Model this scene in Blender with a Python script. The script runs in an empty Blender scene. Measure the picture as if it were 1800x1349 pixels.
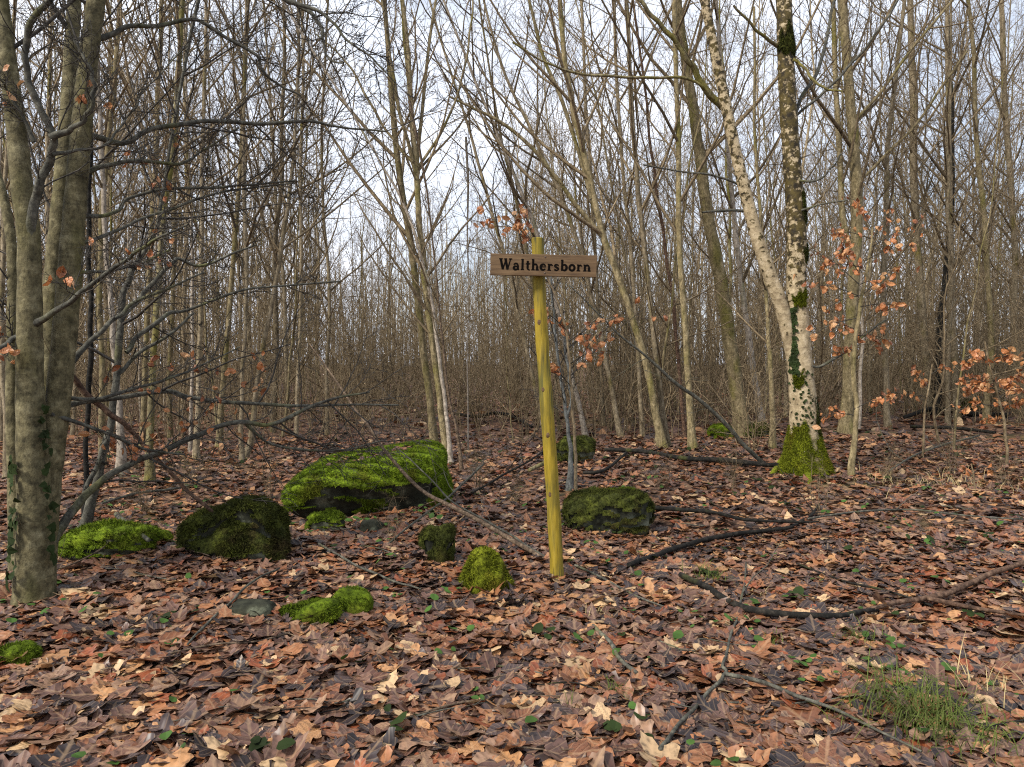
import bpy, math, random
import numpy as np
from mathutils import Vector

R_ = random.Random(7)
RNG = np.random.default_rng(11)
sc = bpy.context.scene
COL = sc.collection
rad = math.radians

# ------------------------------------------------------------------ camera, sky, sun, exposure
PW, PH, HFOV, HORIZON = 1800.0, 1349.0, 70.0, 640.0
FPX = PW / 2 / math.tan(rad(HFOV / 2))
PITCH = -math.atan((PH / 2 - HORIZON) / FPX)          # looking slightly down
CAM = Vector((0.0, 0.0, 1.5))
cam_d = bpy.data.cameras.new('camera')
cam_d.sensor_width = 36.0
cam_d.lens = 18.0 / math.tan(rad(HFOV / 2))
cam_d.clip_end = 2000.0
cam = bpy.data.objects.new('camera', cam_d)
COL.objects.link(cam)
cam.location = CAM
cam.rotation_euler = (rad(90) + PITCH, 0, 0)
sc.camera = cam

SUN_EL, SUN_AZ = 44.0, 232.0       # azimuth clockwise from +Y: behind the camera, to the left
world = bpy.data.worlds.new('World')
sc.world = world
world.use_nodes = True
wn, wl = world.node_tree.nodes, world.node_tree.links
wn.clear()
w_out = wn.new('ShaderNodeOutputWorld')
w_bg = wn.new('ShaderNodeBackground')
w_sky = wn.new('ShaderNodeTexSky')
w_sky.sky_type = 'NISHITA'
w_sky.sun_disc = False
w_sky.sun_elevation = rad(SUN_EL)
w_sky.sun_rotation = rad(SUN_AZ)
w_sky.dust_density = 2.0
w_tc = wn.new('ShaderNodeTexCoord')
w_map = wn.new('ShaderNodeMapping')
w_map.inputs['Scale'].default_value = (1.6, 1.6, 3.2)
w_noise = wn.new('ShaderNodeTexNoise')
w_noise.inputs['Scale'].default_value = 1.7
w_noise.inputs['Detail'].default_value = 5
w_ramp = wn.new('ShaderNodeValToRGB')
w_ramp.color_ramp.elements[0].position = 0.30
w_ramp.color_ramp.elements[0].color = (0.28, 0.28, 0.28, 1)
w_ramp.color_ramp.elements[1].position = 0.60
w_ramp.color_ramp.elements[1].color = (1, 1, 1, 1)
w_mix = wn.new('ShaderNodeMix')
w_mix.data_type = 'RGBA'
w_mix.inputs['B'].default_value = (8.9, 9.4, 10.5, 1)      # thin white cloud
wl.new(w_tc.outputs['Generated'], w_map.inputs['Vector'])
wl.new(w_map.outputs['Vector'], w_noise.inputs['Vector'])
wl.new(w_noise.outputs['Fac'], w_ramp.inputs['Fac'])
wl.new(w_ramp.outputs['Color'], w_mix.inputs['Factor'])
wl.new(w_sky.outputs['Color'], w_mix.inputs['A'])
wl.new(w_mix.outputs['Result'], w_bg.inputs['Color'])
w_bg.inputs['Strength'].default_value = 0.075
wl.new(w_bg.outputs['Background'], w_out.inputs['Surface'])

sun_d = bpy.data.lights.new('sun', 'SUN')
sun_d.energy = 3.0
sun_d.angle = rad(10)
sun_d.color = (1.0, 0.93, 0.82)
sun = bpy.data.objects.new('sun', sun_d)
COL.objects.link(sun)
_a, _e = rad(SUN_AZ), rad(SUN_EL)
_to = Vector((math.sin(_a) * math.cos(_e), math.cos(_a) * math.cos(_e), math.sin(_e)))
sun.rotation_euler = (-_to).to_track_quat('-Z', 'Y').to_euler()

sc.view_settings.view_transform = 'Standard'
sc.view_settings.look = 'None'
sc.view_settings.gamma = 1.0
sc.view_settings.use_curve_mapping = False
sc.view_settings.exposure = 0.98
sc.cycles.max_bounces = 4
sc.cycles.diffuse_bounces = 2
sc.cycles.glossy_bounces = 2
sc.cycles.use_denoising = False
sc.cycles.filter_width = 1.15
sc.cycles.use_adaptive_sampling = False

# ------------------------------------------------------------------ terrain height and pixel helpers
def hgt(x, y):
    x = np.asarray(x, float); y = np.asarray(y, float)
    d = np.maximum(0.0, y - 6.0)
    h = 1.25 * (1 - np.exp(-0.017 * d))
    h = h + 0.05 * np.sin(0.9 * x + 0.4) * np.sin(0.7 * y + 1.0) + 0.03 * np.sin(2.1 * x + 1.3 * y)
    h = h + 0.012 * np.sin(5.3 * x - 2.2 * y) + 0.010 * np.sin(3.1 * x + 6.7 * y)
    h = h - 0.20 * np.exp(-((x + 2.7) / 1.5) ** 2 - ((y - 7.8) / 1.3) ** 2)       # hollow round the boulder
    h = h + 0.10 * np.exp(-((x + 1.5) / 1.6) ** 2 - ((y - 5.6) / 0.8) ** 2)       # low bank before it
    h = h - 0.25 / (1 + np.exp(-(x - 2.6) * 3.0)) / (1 + np.exp((y - 3.9) * 2.5)) # bank falls away, near right
    h = h + 0.10 * np.exp(-((x - 4.5) / 3.0) ** 2 - ((y - 13.0) / 3.0) ** 2)
    return h

def H(x, y):
    return float(hgt(x, y))

CP, SP = math.cos(PITCH), math.sin(PITCH)
def ray(px, py):
    a, b = (px - PW / 2) / FPX, (PH / 2 - py) / FPX
    return Vector((a, CP - b * SP, b * CP + SP))

def P(px, py, Y):
    r = ray(px, py)
    return CAM + r * (Y / r.y)

def G(px, py):
    r = ray(px, py)
    t, step = 1.5, 0.02
    while t < 150:
        p = CAM + r * t
        if p.z < H(p.x, p.y):
            return Vector((p.x, p.y, H(p.x, p.y)))
        t += step
        step = 0.02 + t * 0.003
    p = CAM + r * 60
    return Vector((p.x, p.y, H(p.x, p.y)))

# ------------------------------------------------------------------ mesh helpers
def mesh_np(name, V, quads=None, tris=None, smooth=True, attrs=None):
    me = bpy.data.meshes.new(name)
    V = np.asarray(V, np.float32).reshape(-1, 3)
    q = np.zeros((0, 4), np.int32) if quads is None else np.asarray(quads, np.int32).reshape(-1, 4)
    t = np.zeros((0, 3), np.int32) if tris is None else np.asarray(tris, np.int32).reshape(-1, 3)
    me.vertices.add(len(V))
    me.vertices.foreach_set('co', V.ravel())
    nl = q.size + t.size
    me.loops.add(nl)
    me.loops.foreach_set('vertex_index', np.concatenate([q.ravel(), t.ravel()]).astype(np.int32))
    me.polygons.add(len(q) + len(t))
    starts = np.concatenate([np.arange(len(q)) * 4, q.size + np.arange(len(t)) * 3]).astype(np.int32)
    me.polygons.foreach_set('loop_start', starts)
    me.polygons.foreach_set('use_smooth', np.full(len(q) + len(t), smooth, bool))
    for k, v in (attrs or {}).items():
        v = np.asarray(v, np.float32)
        if v.shape[1] == 4:
            a = me.attributes.new(k, 'FLOAT_COLOR', 'POINT'); a.data.foreach_set('color', v.ravel())
        else:
            a = me.attributes.new(k, 'FLOAT_VECTOR', 'POINT'); a.data.foreach_set('vector', v.ravel())
    me.update(calc_edges=True)
    me.validate()
    return me

def link(name, me, mat=None, parent=None, loc=None):
    o = bpy.data.objects.new(name, me)
    if me is not None and mat is not None and not me.materials:
        me.materials.append(mat)
    COL.objects.link(o)
    if parent is not None:
        o.parent = parent
    if loc is not None:
        o.location = loc
    return o

def tag(o, label=None, cat=None, group=None, kind=None):
    if label: o['label'] = label
    if cat: o['category'] = cat
    if group: o['group'] = group
    if kind: o['kind'] = kind
    return o

def thing(name, label, cat, loc=(0, 0, 0), group=None):
    return tag(link(name, None, loc=loc), label, cat, group)

class MB:
    """collects tubes and triangle soup into one mesh"""
    def __init__(s):
        s.V, s.Q, s.T, s.n = [], [], [], 0
    def tubes(s, Pt, Rd, S=5, ref=None):
        Pt = np.asarray(Pt, float); Rd = np.asarray(Rd, float)
        if Pt.ndim == 2:
            Pt, Rd = Pt[None], Rd[None]
        N, K = Pt.shape[:2]
        if N == 0: return
        tan = np.gradient(Pt, axis=1)
        tan /= np.linalg.norm(tan, axis=2, keepdims=True) + 1e-9
        if ref is None:
            if N == 1:
                c = Pt[0] - Pt[0].mean(0)
                w, vv = np.linalg.eigh(c.T @ c)
                rf = vv[:, 0][None]
            else:
                md = Pt[:, -1] - Pt[:, 0]
                rf = np.zeros((N, 3)); rf[np.arange(N), np.argmin(np.abs(md), axis=1)] = 1
        else:
            rf = np.asarray(ref)[None]
        u = np.cross(tan, rf[:, None, :]); u /= np.linalg.norm(u, axis=2, keepdims=True) + 1e-9
        v = np.cross(tan, u)
        a = np.arange(S) * 2 * np.pi / S
        ring = Pt[:, :, None] + Rd[:, :, None, None] * (np.cos(a)[None, None, :, None] * u[:, :, None] + np.sin(a)[None, None, :, None] * v[:, :, None])
        base = s.n + np.arange(N)[:, None, None] * K * S
        k = np.arange(K - 1)[None, :, None] * S
        j = np.arange(S)[None, None, :]
        j2 = (j + 1) % S
        q = np.stack([base + k + j, base + k + j2, base + k + S + j2, base + k + S + j], -1)
        s.V.append(ring.reshape(-1, 3)); s.Q.append(q.reshape(-1, 4)); s.n += N * K * S
    def tris(s, V, T):
        s.V.append(np.asarray(V).reshape(-1, 3)); s.T.append(np.asarray(T).reshape(-1, 3) + s.n); s.n += len(s.V[-1])
    def build(s, name, mat, parent=None, origin=(0, 0, 0), smooth=True, me_only=False):
        V = np.concatenate(s.V) - np.asarray(origin)[None]
        me = mesh_np(name, V, np.concatenate(s.Q) if s.Q else None, np.concatenate(s.T) if s.T else None, smooth)
        me.materials.append(mat)
        return me if me_only else link(name, me, None, parent)

def catmull(pts, per=5):
    p = np.asarray(pts, float)
    p = np.vstack([2 * p[0] - p[1], p, 2 * p[-1] - p[-2]])
    out = []
    for i in range(1, len(p) - 2):
        for t in np.arange(per) / per:
            a, b, c, d = p[i - 1], p[i], p[i + 1], p[i + 2]
            out.append(0.5 * (2 * b + (c - a) * t + (2 * a - 5 * b + 4 * c - d) * t ** 2 + (3 * b - a - 3 * c + d) * t ** 3))
    out.append(p[-2])
    return np.array(out)

def resample(pts, rr, K):
    pts = np.asarray(pts); rr = np.asarray(rr)
    s = np.concatenate([[0], np.cumsum(np.linalg.norm(np.diff(pts, axis=0), axis=1))])
    t = np.linspace(0, s[-1], K)
    return np.stack([np.interp(t, s, pts[:, i]) for i in range(3)], 1), np.interp(t, s, rr)

def grow(Pp, Rp, n, t0, t1, Lf, drop, ang, up, K, rk, rmin, bend, rng, Lmax=9.0):
    """children on every parent polyline: Pp (N,K,3), Rp (N,K)"""
    Pp = np.asarray(Pp); Rp = np.asarray(Rp)
    if Pp.ndim == 2: Pp, Rp = Pp[None], Rp[None]
    N, Kp = Pp.shape[:2]
    t = t0 + (t1 - t0) * (np.arange(n)[None] + rng.random((N, n))) / n
    f = np.clip(t * (Kp - 1), 0, Kp - 1.001)
    i = f.astype(int); w = (f - i)[..., None]
    ar = np.arange(N)[:, None]
    pos = Pp[ar, i] * (1 - w) + Pp[ar, i + 1] * w
    tan = Pp[ar, i + 1] - Pp[ar, i]; tan /= np.linalg.norm(tan, axis=2, keepdims=True) + 1e-9
    rp = Rp[ar, i] * (1 - w[..., 0]) + Rp[ar, i + 1] * w[..., 0]
    Lp = np.linalg.norm(np.diff(Pp, axis=1), axis=2).sum(1)[:, None]
    L = np.minimum(Lf * Lp * (1 - drop * t) * rng.uniform(0.55, 1.25, (N, n)), Lmax)
    az = np.arange(n)[None] * 2.399 + rng.random((N, n)) * 1.6 + rng.random((N, 1)) * 6.28
    rf = np.where(np.abs(tan[..., 2:3]) > 0.8, np.array([1.0, 0, 0]), np.array([0, 0, 1.0]))
    u = np.cross(tan, rf); u /= np.linalg.norm(u, axis=2, keepdims=True) + 1e-9
    v = np.cross(tan, u)
    a = np.radians(rng.uniform(ang[0], ang[1], (N, n)))[..., None]
    d = np.cos(a) * tan + np.sin(a) * (np.cos(az)[..., None] * u + np.sin(az)[..., None] * v)
    out = [pos]
    stp = (L / (K - 1))[..., None]
    for k in range(K - 1):
        pos = pos + d * stp
        out.append(pos)
        d = d + np.array([0, 0, up]) + rng.normal(0, bend, d.shape)
        d /= np.linalg.norm(d, axis=2, keepdims=True) + 1e-9
    C = np.stack(out, 2).reshape(N * n, K, 3)
    r0 = np.maximum(np.minimum(rp * 0.65, L * rk), rmin).reshape(-1)
    rr = r0[:, None] * np.linspace(1, 0.35, K)[None]
    return C, np.maximum(rr, rmin * 0.7)

# ------------------------------------------------------------------ materials
def mat_new(name, rough=0.8, spec=0.3):
    m = bpy.data.materials.new(name); m.use_nodes = True
    n, l = m.node_tree.nodes, m.node_tree.links
    b = n['Principled BSDF']
    b.inputs['Roughness'].default_value = rough
    b.inputs['Specular IOR Level'].default_value = spec
    return m, n, l, b

def N_(n, kind, **kw):
    x = n.new(kind)
    for k, v in kw.items():
        if k in x.inputs: x.inputs[k].default_value = v
        else: setattr(x, k, v)
    return x

def ramp(n, l, src, stops):
    r = n.new('ShaderNodeValToRGB')
    el = r.color_ramp.elements
    while len(el) < len(stops): el.new(0.5)
    for e, (p, c) in zip(el, stops):
        e.position = p; e.color = (c[0], c[1], c[2], 1) if not isinstance(c, float) else (c, c, c, 1)
    l.new(src, r.inputs['Fac'])
    return r.outputs['Color']

def coords(n, l, scale, kind='Object'):
    tc = n.new('ShaderNodeTexCoord'); mp = n.new('ShaderNodeMapping')
    mp.inputs['Scale'].default_value = scale
    l.new(tc.outputs[kind], mp.inputs['Vector'])
    return mp.outputs['Vector']

def mixc(n, l, fac, a, b, mode='MIX'):
    m = n.new('ShaderNodeMix'); m.data_type = 'RGBA'; m.blend_type = mode
    for inp, v in (('Factor', fac), ('A', a), ('B', b)):
        if hasattr(v, 'is_linked') or isinstance(v, bpy.types.NodeSocket): l.new(v, m.inputs[inp])
        elif inp == 'Factor': m.inputs[inp].default_value = v
        else: m.inputs[inp].default_value = (v[0], v[1], v[2], 1)
    return m.outputs['Result']

def bump(n, l, b, h, strength=0.4, dist=0.01):
    bp = n.new('ShaderNodeBump'); bp.inputs['Strength'].default_value = strength; bp.inputs['Distance'].default_value = dist
    l.new(h, bp.inputs['Height']); l.new(bp.outputs['Normal'], b.inputs['Normal'])

def obj_vary(n, l, col, amt=0.5):
    oi = n.new('ShaderNodeObjectInfo')
    r = ramp(n, l, oi.outputs['Random'], [(0.0, 1 - amt), (1.0, 1 + 0.0)])
    return mixc(n, l, 1.0, col, r, 'MULTIPLY')

def bark(name, dark, mid, light, moss=0.0, scale=(9, 9, 2.5), vary=0.45, green=(0.10, 0.11, 0.02), bands=0.0):
    m, n, l, b = mat_new(name, 0.85, 0.2)
    nz = N_(n, 'ShaderNodeTexNoise', Scale=2.2, Detail=8.0, Roughness=0.65)
    l.new(coords(n, l, scale), nz.inputs['Vector'])
    c = ramp(n, l, nz.outputs['Fac'], [(0.30, dark), (0.5, mid), (0.72, light)])
    big = N_(n, 'ShaderNodeTexNoise', Scale=1.3, Detail=3.0)
    l.new(coords(n, l, (3, 3, 1.2)), big.inputs['Vector'])
    if moss > 0:
        f = ramp(n, l, big.outputs['Fac'], [(0.62 - 0.3 * moss, 0.0), (0.75 - 0.2 * moss, 0.85)])
        c = mixc(n, l, f, c, green)
    if bands > 0:
        bz = N_(n, 'ShaderNodeTexNoise', Scale=2.0, Detail=4.0)
        l.new(coords(n, l, (2.0, 2.0, 26)), bz.inputs['Vector'])
        f = ramp(n, l, bz.outputs['Fac'], [(0.60, 0.0), (0.70, bands)])
        c = mixc(n, l, f, c, dark)
    fz = N_(n, 'ShaderNodeTexNoise', Scale=34.0, Detail=5.0, Roughness=0.75)
    l.new(coords(n, l, (1, 1, 0.6)), fz.inputs['Vector'])
    c = mixc(n, l, 1.0, c, ramp(n, l, fz.outputs['Fac'], [(0.34, 0.42), (0.52, 1.0), (0.68, 1.35)]), 'MULTIPLY')
    c = obj_vary(n, l, c, vary)
    l.new(c, b.inputs['Base Color'])
    sm = n.new('ShaderNodeMath'); sm.operation = 'ADD'; l.new(nz.outputs['Fac'], sm.inputs[0]); l.new(fz.outputs['Fac'], sm.inputs[1])
    bump(n, l, b, sm.outputs[0], 0.7, 0.012)
    return m

M = {}
M['beech'] = bark('beech_bark', (0.046, 0.041, 0.021), (0.125, 0.108, 0.056), (0.24, 0.215, 0.125), 0.30, (5, 5, 6), 0.15, (0.09, 0.082, 0.028), 0.5)
M['limb'] = bark('beech_limb_bark', (0.03, 0.03, 0.026), (0.072, 0.07, 0.056), (0.16, 0.155, 0.12), 0.2, (8, 8, 8), 0.1, (0.11, 0.11, 0.04))
M['pole'] = bark('pole_bark', (0.12, 0.094, 0.056), (0.30, 0.24, 0.15), (0.48, 0.40, 0.28), 0.25, (9, 9, 2.5), 0.5, (0.17, 0.14, 0.03), 0.4)
M['olive'] = bark('olive_pole_bark', (0.09, 0.072, 0.036), (0.225, 0.18, 0.095), (0.39, 0.32, 0.19), 0.35, (8, 8, 3), 0.35, (0.15, 0.135, 0.03), 0.5)
M['mossy'] = bark('mossy_pole_bark', (0.07, 0.06, 0.03), (0.18, 0.15, 0.08), (0.33, 0.29, 0.18), 0.7, (8, 8, 4), 0.2, (0.13, 0.115, 0.02))
M['pale'] = bark('pale_pole_bark', (0.16, 0.13, 0.10), (0.34, 0.29, 0.23), (0.50, 0.44, 0.36), 0.15, (7, 7, 4), 0.3, (0.15, 0.15, 0.07), 0.6)
M['dark'] = bark('dark_wet_bark', (0.004, 0.004, 0.0035), (0.012, 0.011, 0.009), (0.04, 0.034, 0.026), 0.1, (10, 10, 10), 0.2, (0.05, 0.055, 0.015))
M['stick'] = bark('dead_stick_bark', (0.035, 0.025, 0.018), (0.11, 0.076, 0.05), (0.25, 0.185, 0.125), 0.0, (14, 14, 14), 0.2)
M['redstick'] = bark('red_brown_stick', (0.03, 0.017, 0.011), (0.09, 0.052, 0.034), (0.20, 0.13, 0.085), 0.0, (14, 14, 14), 0.1)
M['twig'] = bark('twig_bark', (0.10, 0.073, 0.042), (0.225, 0.168, 0.098), (0.37, 0.295, 0.185), 0.0, (4, 4, 4), 0.5)
M['twigdark'] = bark('dark_twig_bark', (0.022, 0.02, 0.018), (0.05, 0.045, 0.038), (0.10, 0.09, 0.075), 0.0, (6, 6, 6), 0.3)
M['bluegrey'] = bark('blue_grey_sapling_bark', (0.05, 0.053, 0.05), (0.105, 0.11, 0.103), (0.20, 0.205, 0.19), 0.1, (10, 10, 5), 0.1)

def birch_mat(name, lo, hi, z0, z1):
    m, n, l, b = mat_new(name, 0.75, 0.25)
    v = coords(n, l, (5, 5, 4))
    nz = N_(n, 'ShaderNodeTexNoise', Scale=3.0, Detail=7.0, Roughness=0.6); l.new(v, nz.inputs['Vector'])
    c = ramp(n, l, nz.outputs['Fac'], [(0.3, (0.17, 0.130, 0.075)), (0.5, (0.32, 0.255, 0.155)), (0.7, (0.46, 0.38, 0.255))])
    bz = N_(n, 'ShaderNodeTexNoise', Scale=2.0, Detail=3.0); l.new(coords(n, l, (2.5, 2.5, 24)), bz.inputs['Vector'])
    c = mixc(n, l, ramp(n, l, bz.outputs['Fac'], [(0.62, 0.0), (0.68, 0.55)]), c, (0.16, 0.11, 0.07))
    sp = N_(n, 'ShaderNodeTexNoise', Scale=3.4, Detail=5.0, Roughness=0.6); l.new(coords(n, l, (4.2, 4.2, 4.6)), sp.inputs['Vector'])
    tc = n.new('ShaderNodeTexCoord'); sx = n.new('ShaderNodeSeparateXYZ'); l.new(tc.outputs['Object'], sx.inputs['Vector'])
    mr = N_(n, 'ShaderNodeMapRange'); mr.inputs['From Min'].default_value = z0; mr.inputs['From Max'].default_value = z1
    mr.inputs['To Min'].default_value = lo; mr.inputs['To Max'].default_value = hi
    l.new(sx.outputs['Z'], mr.inputs['Value'])
    ad = n.new('ShaderNodeMath'); ad.operation = 'ADD'; l.new(sp.outputs['Fac'], ad.inputs[0]); l.new(mr.outputs['Result'], ad.inputs[1])
    f = ramp(n, l, ad.outputs['Value'], [(0.49, 0.0), (0.55, 1.0)])
    mc = ramp(n, l, nz.outputs['Fac'], [(0.38, (0.014, 0.010, 0.005)), (0.62, (0.075, 0.055, 0.014))])
    c = mixc(n, l, f, c, mc)
    l.new(c, b.inputs['Base Color'])
    bump(n, l, b, ad.outputs['Value'], 0.7, 0.02)
    return m
M['birch'] = birch_mat('pale_birch_bark', -0.13, 0.085, 1.8, 3.1)
M['birch2'] = birch_mat('pale_birch_bark_fork', -0.125, 0.03, 1.6, 5.0)

def moss_mat(name, a, b_, c_):
    m, n, l, b = mat_new(name, 0.95, 0.1)
    nz = N_(n, 'ShaderNodeTexNoise', Scale=9.0, Detail=6.0, Roughness=0.7); l.new(coords(n, l, (1, 1, 1)), nz.inputs['Vector'])
    c = ramp(n, l, nz.outputs['Fac'], [(0.30, a), (0.52, b_), (0.72, c_)])
    pz = N_(n, 'ShaderNodeTexNoise', Scale=3.2, Detail=6.0, Roughness=0.7)
    l.new(coords(n, l, (1, 1, 1)), pz.inputs['Vector'])
    c = mixc(n, l, ramp(n, l, pz.outputs['Fac'], [(0.52, 0.0), (0.66, 0.65)]), c, (a[0] * 1.5 + 0.01, a[1] * 0.9, a[2] + 0.004))
    hz_ = N_(n, 'ShaderNodeTexNoise', Scale=45.0, Detail=3.0); l.new(coords(n, l, (1, 1, 1)), hz_.inputs['Vector'])
    c = mixc(n, l, 1.0, c, ramp(n, l, hz_.outputs['Fac'], [(0.32, 0.4), (0.5, 0.95), (0.7, 1.3)]), 'MULTIPLY')
    l.new(c, b.inputs['Base Color'])
    fn = N_(n, 'ShaderNodeTexNoise', Scale=70.0, Detail=3.0)
    bump(n, l, b, fn.outputs['Fac'], 0.8, 0.02)
    return m
M['moss'] = moss_mat('moss_bright', (0.036, 0.056, 0.005), (0.105, 0.155, 0.010), (0.215, 0.285, 0.02))
M['mossdark'] = moss_mat('moss_dark', (0.018, 0.022, 0.007), (0.048, 0.055, 0.011), (0.105, 0.12, 0.018))
M['mossyellow'] = moss_mat('moss_yellow', (0.060, 0.068, 0.006), (0.140, 0.162, 0.011), (0.25, 0.275, 0.022))

def rock_mat():
    m, n, l, b = mat_new('grey_rock', 0.9, 0.2)
    nz = N_(n, 'ShaderNodeTexNoise', Scale=4.0, Detail=9.0, Roughness=0.68); l.new(coords(n, l, (1, 1, 1)), nz.inputs['Vector'])
    c = ramp(n, l, nz.outputs['Fac'], [(0.40, (0.010, 0.011, 0.007)), (0.54, (0.032, 0.034, 0.022)), (0.60, (0.085, 0.092, 0.062)), (0.72, (0.20, 0.21, 0.15))])
    l.new(c, b.inputs['Base Color']); bump(n, l, b, nz.outputs['Fac'], 0.7, 0.03)
    return m
M['rock'] = rock_mat()

def leaf_mat():
    m, n, l, b = mat_new('dry_leaf', 0.42, 0.45)
    at = N_(n, 'ShaderNodeAttribute', attribute_name='col')
    lc = N_(n, 'ShaderNodeAttribute', attribute_name='lc')
    sx = n.new('ShaderNodeSeparateXYZ'); l.new(lc.outputs['Vector'], sx.inputs['Vector'])
    # side veins: stripes slanting off the midrib, plus the midrib itself
    ab = n.new('ShaderNodeMath'); ab.operation = 'ABSOLUTE'; l.new(sx.outputs['X'], ab.inputs[0])
    sl = n.new('ShaderNodeMath'); sl.operation = 'MULTIPLY_ADD'; l.new(ab.outputs[0], sl.inputs[0]); sl.inputs[1].default_value = -0.8; l.new(sx.outputs['Y'], sl.inputs[2])
    ml = n.new('ShaderNodeMath'); ml.operation = 'MULTIPLY'; l.new(sl.outputs[0], ml.inputs[0]); ml.inputs[1].default_value = 34.0
    sn = n.new('ShaderNodeMath'); sn.operation = 'SINE'; l.new(ml.outputs[0], sn.inputs[0])
    vein = ramp(n, l, sn.outputs[0], [(0.80, 0.0), (0.98, 0.35)])
    mid = ramp(n, l, ab.outputs[0], [(0.015, 0.55), (0.045, 0.0)])
    nz = N_(n, 'ShaderNodeTexNoise', Scale=38.0, Detail=4.0); l.new(coords(n, l, (1, 1, 1)), nz.inputs['Vector'])
    blot = ramp(n, l, nz.outputs['Fac'], [(0.32, 0.45), (0.5, 1.0), (0.75, 1.22)])
    c = mixc(n, l, 1.0, at.outputs['Color'], blot, 'MULTIPLY')
    lighter = mixc(n, l, 0.5, at.outputs['Color'], (0.45, 0.30, 0.17))
    c = mixc(n, l, vein, c, lighter); c = mixc(n, l, mid, c, lighter)
    l.new(c, b.inputs['Base Color'])
    bump(n, l, b, sn.outputs[0], 0.25, 0.004)
    tr = n.new('ShaderNodeBsdfTranslucent'); l.new(c, tr.inputs['Color'])
    mx = n.new('ShaderNodeMixShader'); mx.inputs['Fac'].default_value = 0.18
    l.new(b.outputs['BSDF'], mx.inputs[1]); l.new(tr.outputs['BSDF'], mx.inputs[2])
    l.new(mx.outputs['Shader'], n['Material Output'].inputs['Surface'])
    return m
M['leaf'] = leaf_mat()

def ground_mat():
    m, n, l, b = mat_new('forest_floor_litter', 0.85, 0.25)
    v = N_(n, 'ShaderNodeTexVoronoi', Scale=13.0, Randomness=1.0); v.feature = 'F1'
    l.new(coords(n, l, (1, 1, 1)), v.inputs['Vector'])
    c = ramp(n, l, v.outputs['Color'], [(0.15, (0.035, 0.022, 0.018)), (0.4, (0.10, 0.052, 0.034)), (0.6, (0.19, 0.095, 0.05)), (0.85, (0.30, 0.18, 0.11))])
    big = N_(n, 'ShaderNodeTexNoise', Scale=0.35, Detail=5.0); l.new(coords(n, l, (1, 1, 1)), big.inputs['Vector'])
    c = mixc(n, l, ramp(n, l, big.outputs['Fac'], [(0.54, 0.0), (0.68, 0.55)]), c, (0.085, 0.09, 0.02))
    fn = N_(n, 'ShaderNodeTexNoise', Scale=24.0, Detail=5.0); l.new(coords(n, l, (1, 1, 1)), fn.inputs['Vector'])
    c = mixc(n, l, 1.0, c, ramp(n, l, fn.outputs['Fac'], [(0.3, 0.35), (0.7, 1.1)]), 'MULTIPLY')
    l.new(c, b.inputs['Base Color']); bump(n, l, b, v.outputs['Distance'], 0.8, 0.03)
    return m
M['ground'] = ground_mat()

def simple(name, col, rough=0.7, spec=0.3, var=0.25, sc_=20.0):
    m, n, l, b = mat_new(name, rough, spec)
    nz = N_(n, 'ShaderNodeTexNoise', Scale=sc_, Detail=4.0); l.new(coords(n, l, (1, 1, 1)), nz.inputs['Vector'])
    c = ramp(n, l, nz.outputs['Fac'], [(0.3, tuple(x * (1 - var) for x in col)), (0.7, tuple(x * (1 + var) for x in col))])
    l.new(c, b.inputs['Base Color'])
    return m
M['ivy'] = simple('ivy_leaf', (0.016, 0.026, 0.007), 0.7, 0.1, 0.5, 7.0)
M['herb'] = simple('herb_leaf', (0.036, 0.075, 0.014), 0.65, 0.15, 0.5, 9.0)
M['grass'] = simple('grass_blade', (0.062, 0.080, 0.016), 0.75, 0.15, 0.5, 6.0)
M['drygrass'] = simple('dry_grass_blade', (0.34, 0.27, 0.13), 0.7, 0.3, 0.3, 8.0)
M['ink'] = simple('black_letter_paint', (0.004, 0.0032, 0.003), 0.9, 0.03)
M['screw'] = simple('rusty_screw', (0.07, 0.045, 0.03), 0.5, 0.5)

def post_mat():
    m, n, l, b = mat_new('yellow_green_post_wood', 0.7, 0.25)
    nz = N_(n, 'ShaderNodeTexNoise', Scale=3.0, Detail=8.0, Roughness=0.7); l.new(coords(n, l, (14, 14, 1.6)), nz.inputs['Vector'])
    c = ramp(n, l, nz.outputs['Fac'], [(0.28, (0.08, 0.06, 0.008)), (0.5, (0.225, 0.160, 0.012)), (0.75, (0.34, 0.25, 0.035))])
    st = N_(n, 'ShaderNodeTexNoise', Scale=2.2, Detail=5.0); l.new(coords(n, l, (18, 18, 0.9)), st.inputs['Vector'])
    pt = N_(n, 'ShaderNodeTexNoise', Scale=1.1, Detail=3.0); l.new(coords(n, l, (3, 3, 1.4)), pt.inputs['Vector'])
    f1 = ramp(n, l, st.outputs['Fac'], [(0.48, 0.0), (0.60, 0.9)])
    f2 = ramp(n, l, pt.outputs['Fac'], [(0.42, 0.0), (0.56, 1.0)])
    f = mixc(n, l, 1.0, f1, f2, 'MULTIPLY')
    c = mixc(n, l, f, c, (0.035, 0.036, 0.014))
    ck = N_(n, 'ShaderNodeTexNoise', Scale=2.0, Detail=2.0); l.new(coords(n, l, (34, 34, 1.1)), ck.inputs['Vector'])
    c = mixc(n, l, ramp(n, l, ck.outputs['Fac'], [(0.655, 0.0), (0.675, 0.9)]), c, (0.02, 0.017, 0.008))
    al = N_(n, 'ShaderNodeTexNoise', Scale=1.6, Detail=4.0); l.new(coords(n, l, (2.5, 2.5, 1.0)), al.inputs['Vector'])
    c = mixc(n, l, ramp(n, l, al.outputs['Fac'], [(0.45, 0.0), (0.70, 0.55)]), c, (0.13, 0.13, 0.03))
    l.new(c, b.inputs['Base Color']); bump(n, l, b, nz.outputs['Fac'], 0.4, 0.005)
    return m
M['post'] = post_mat()

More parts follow.
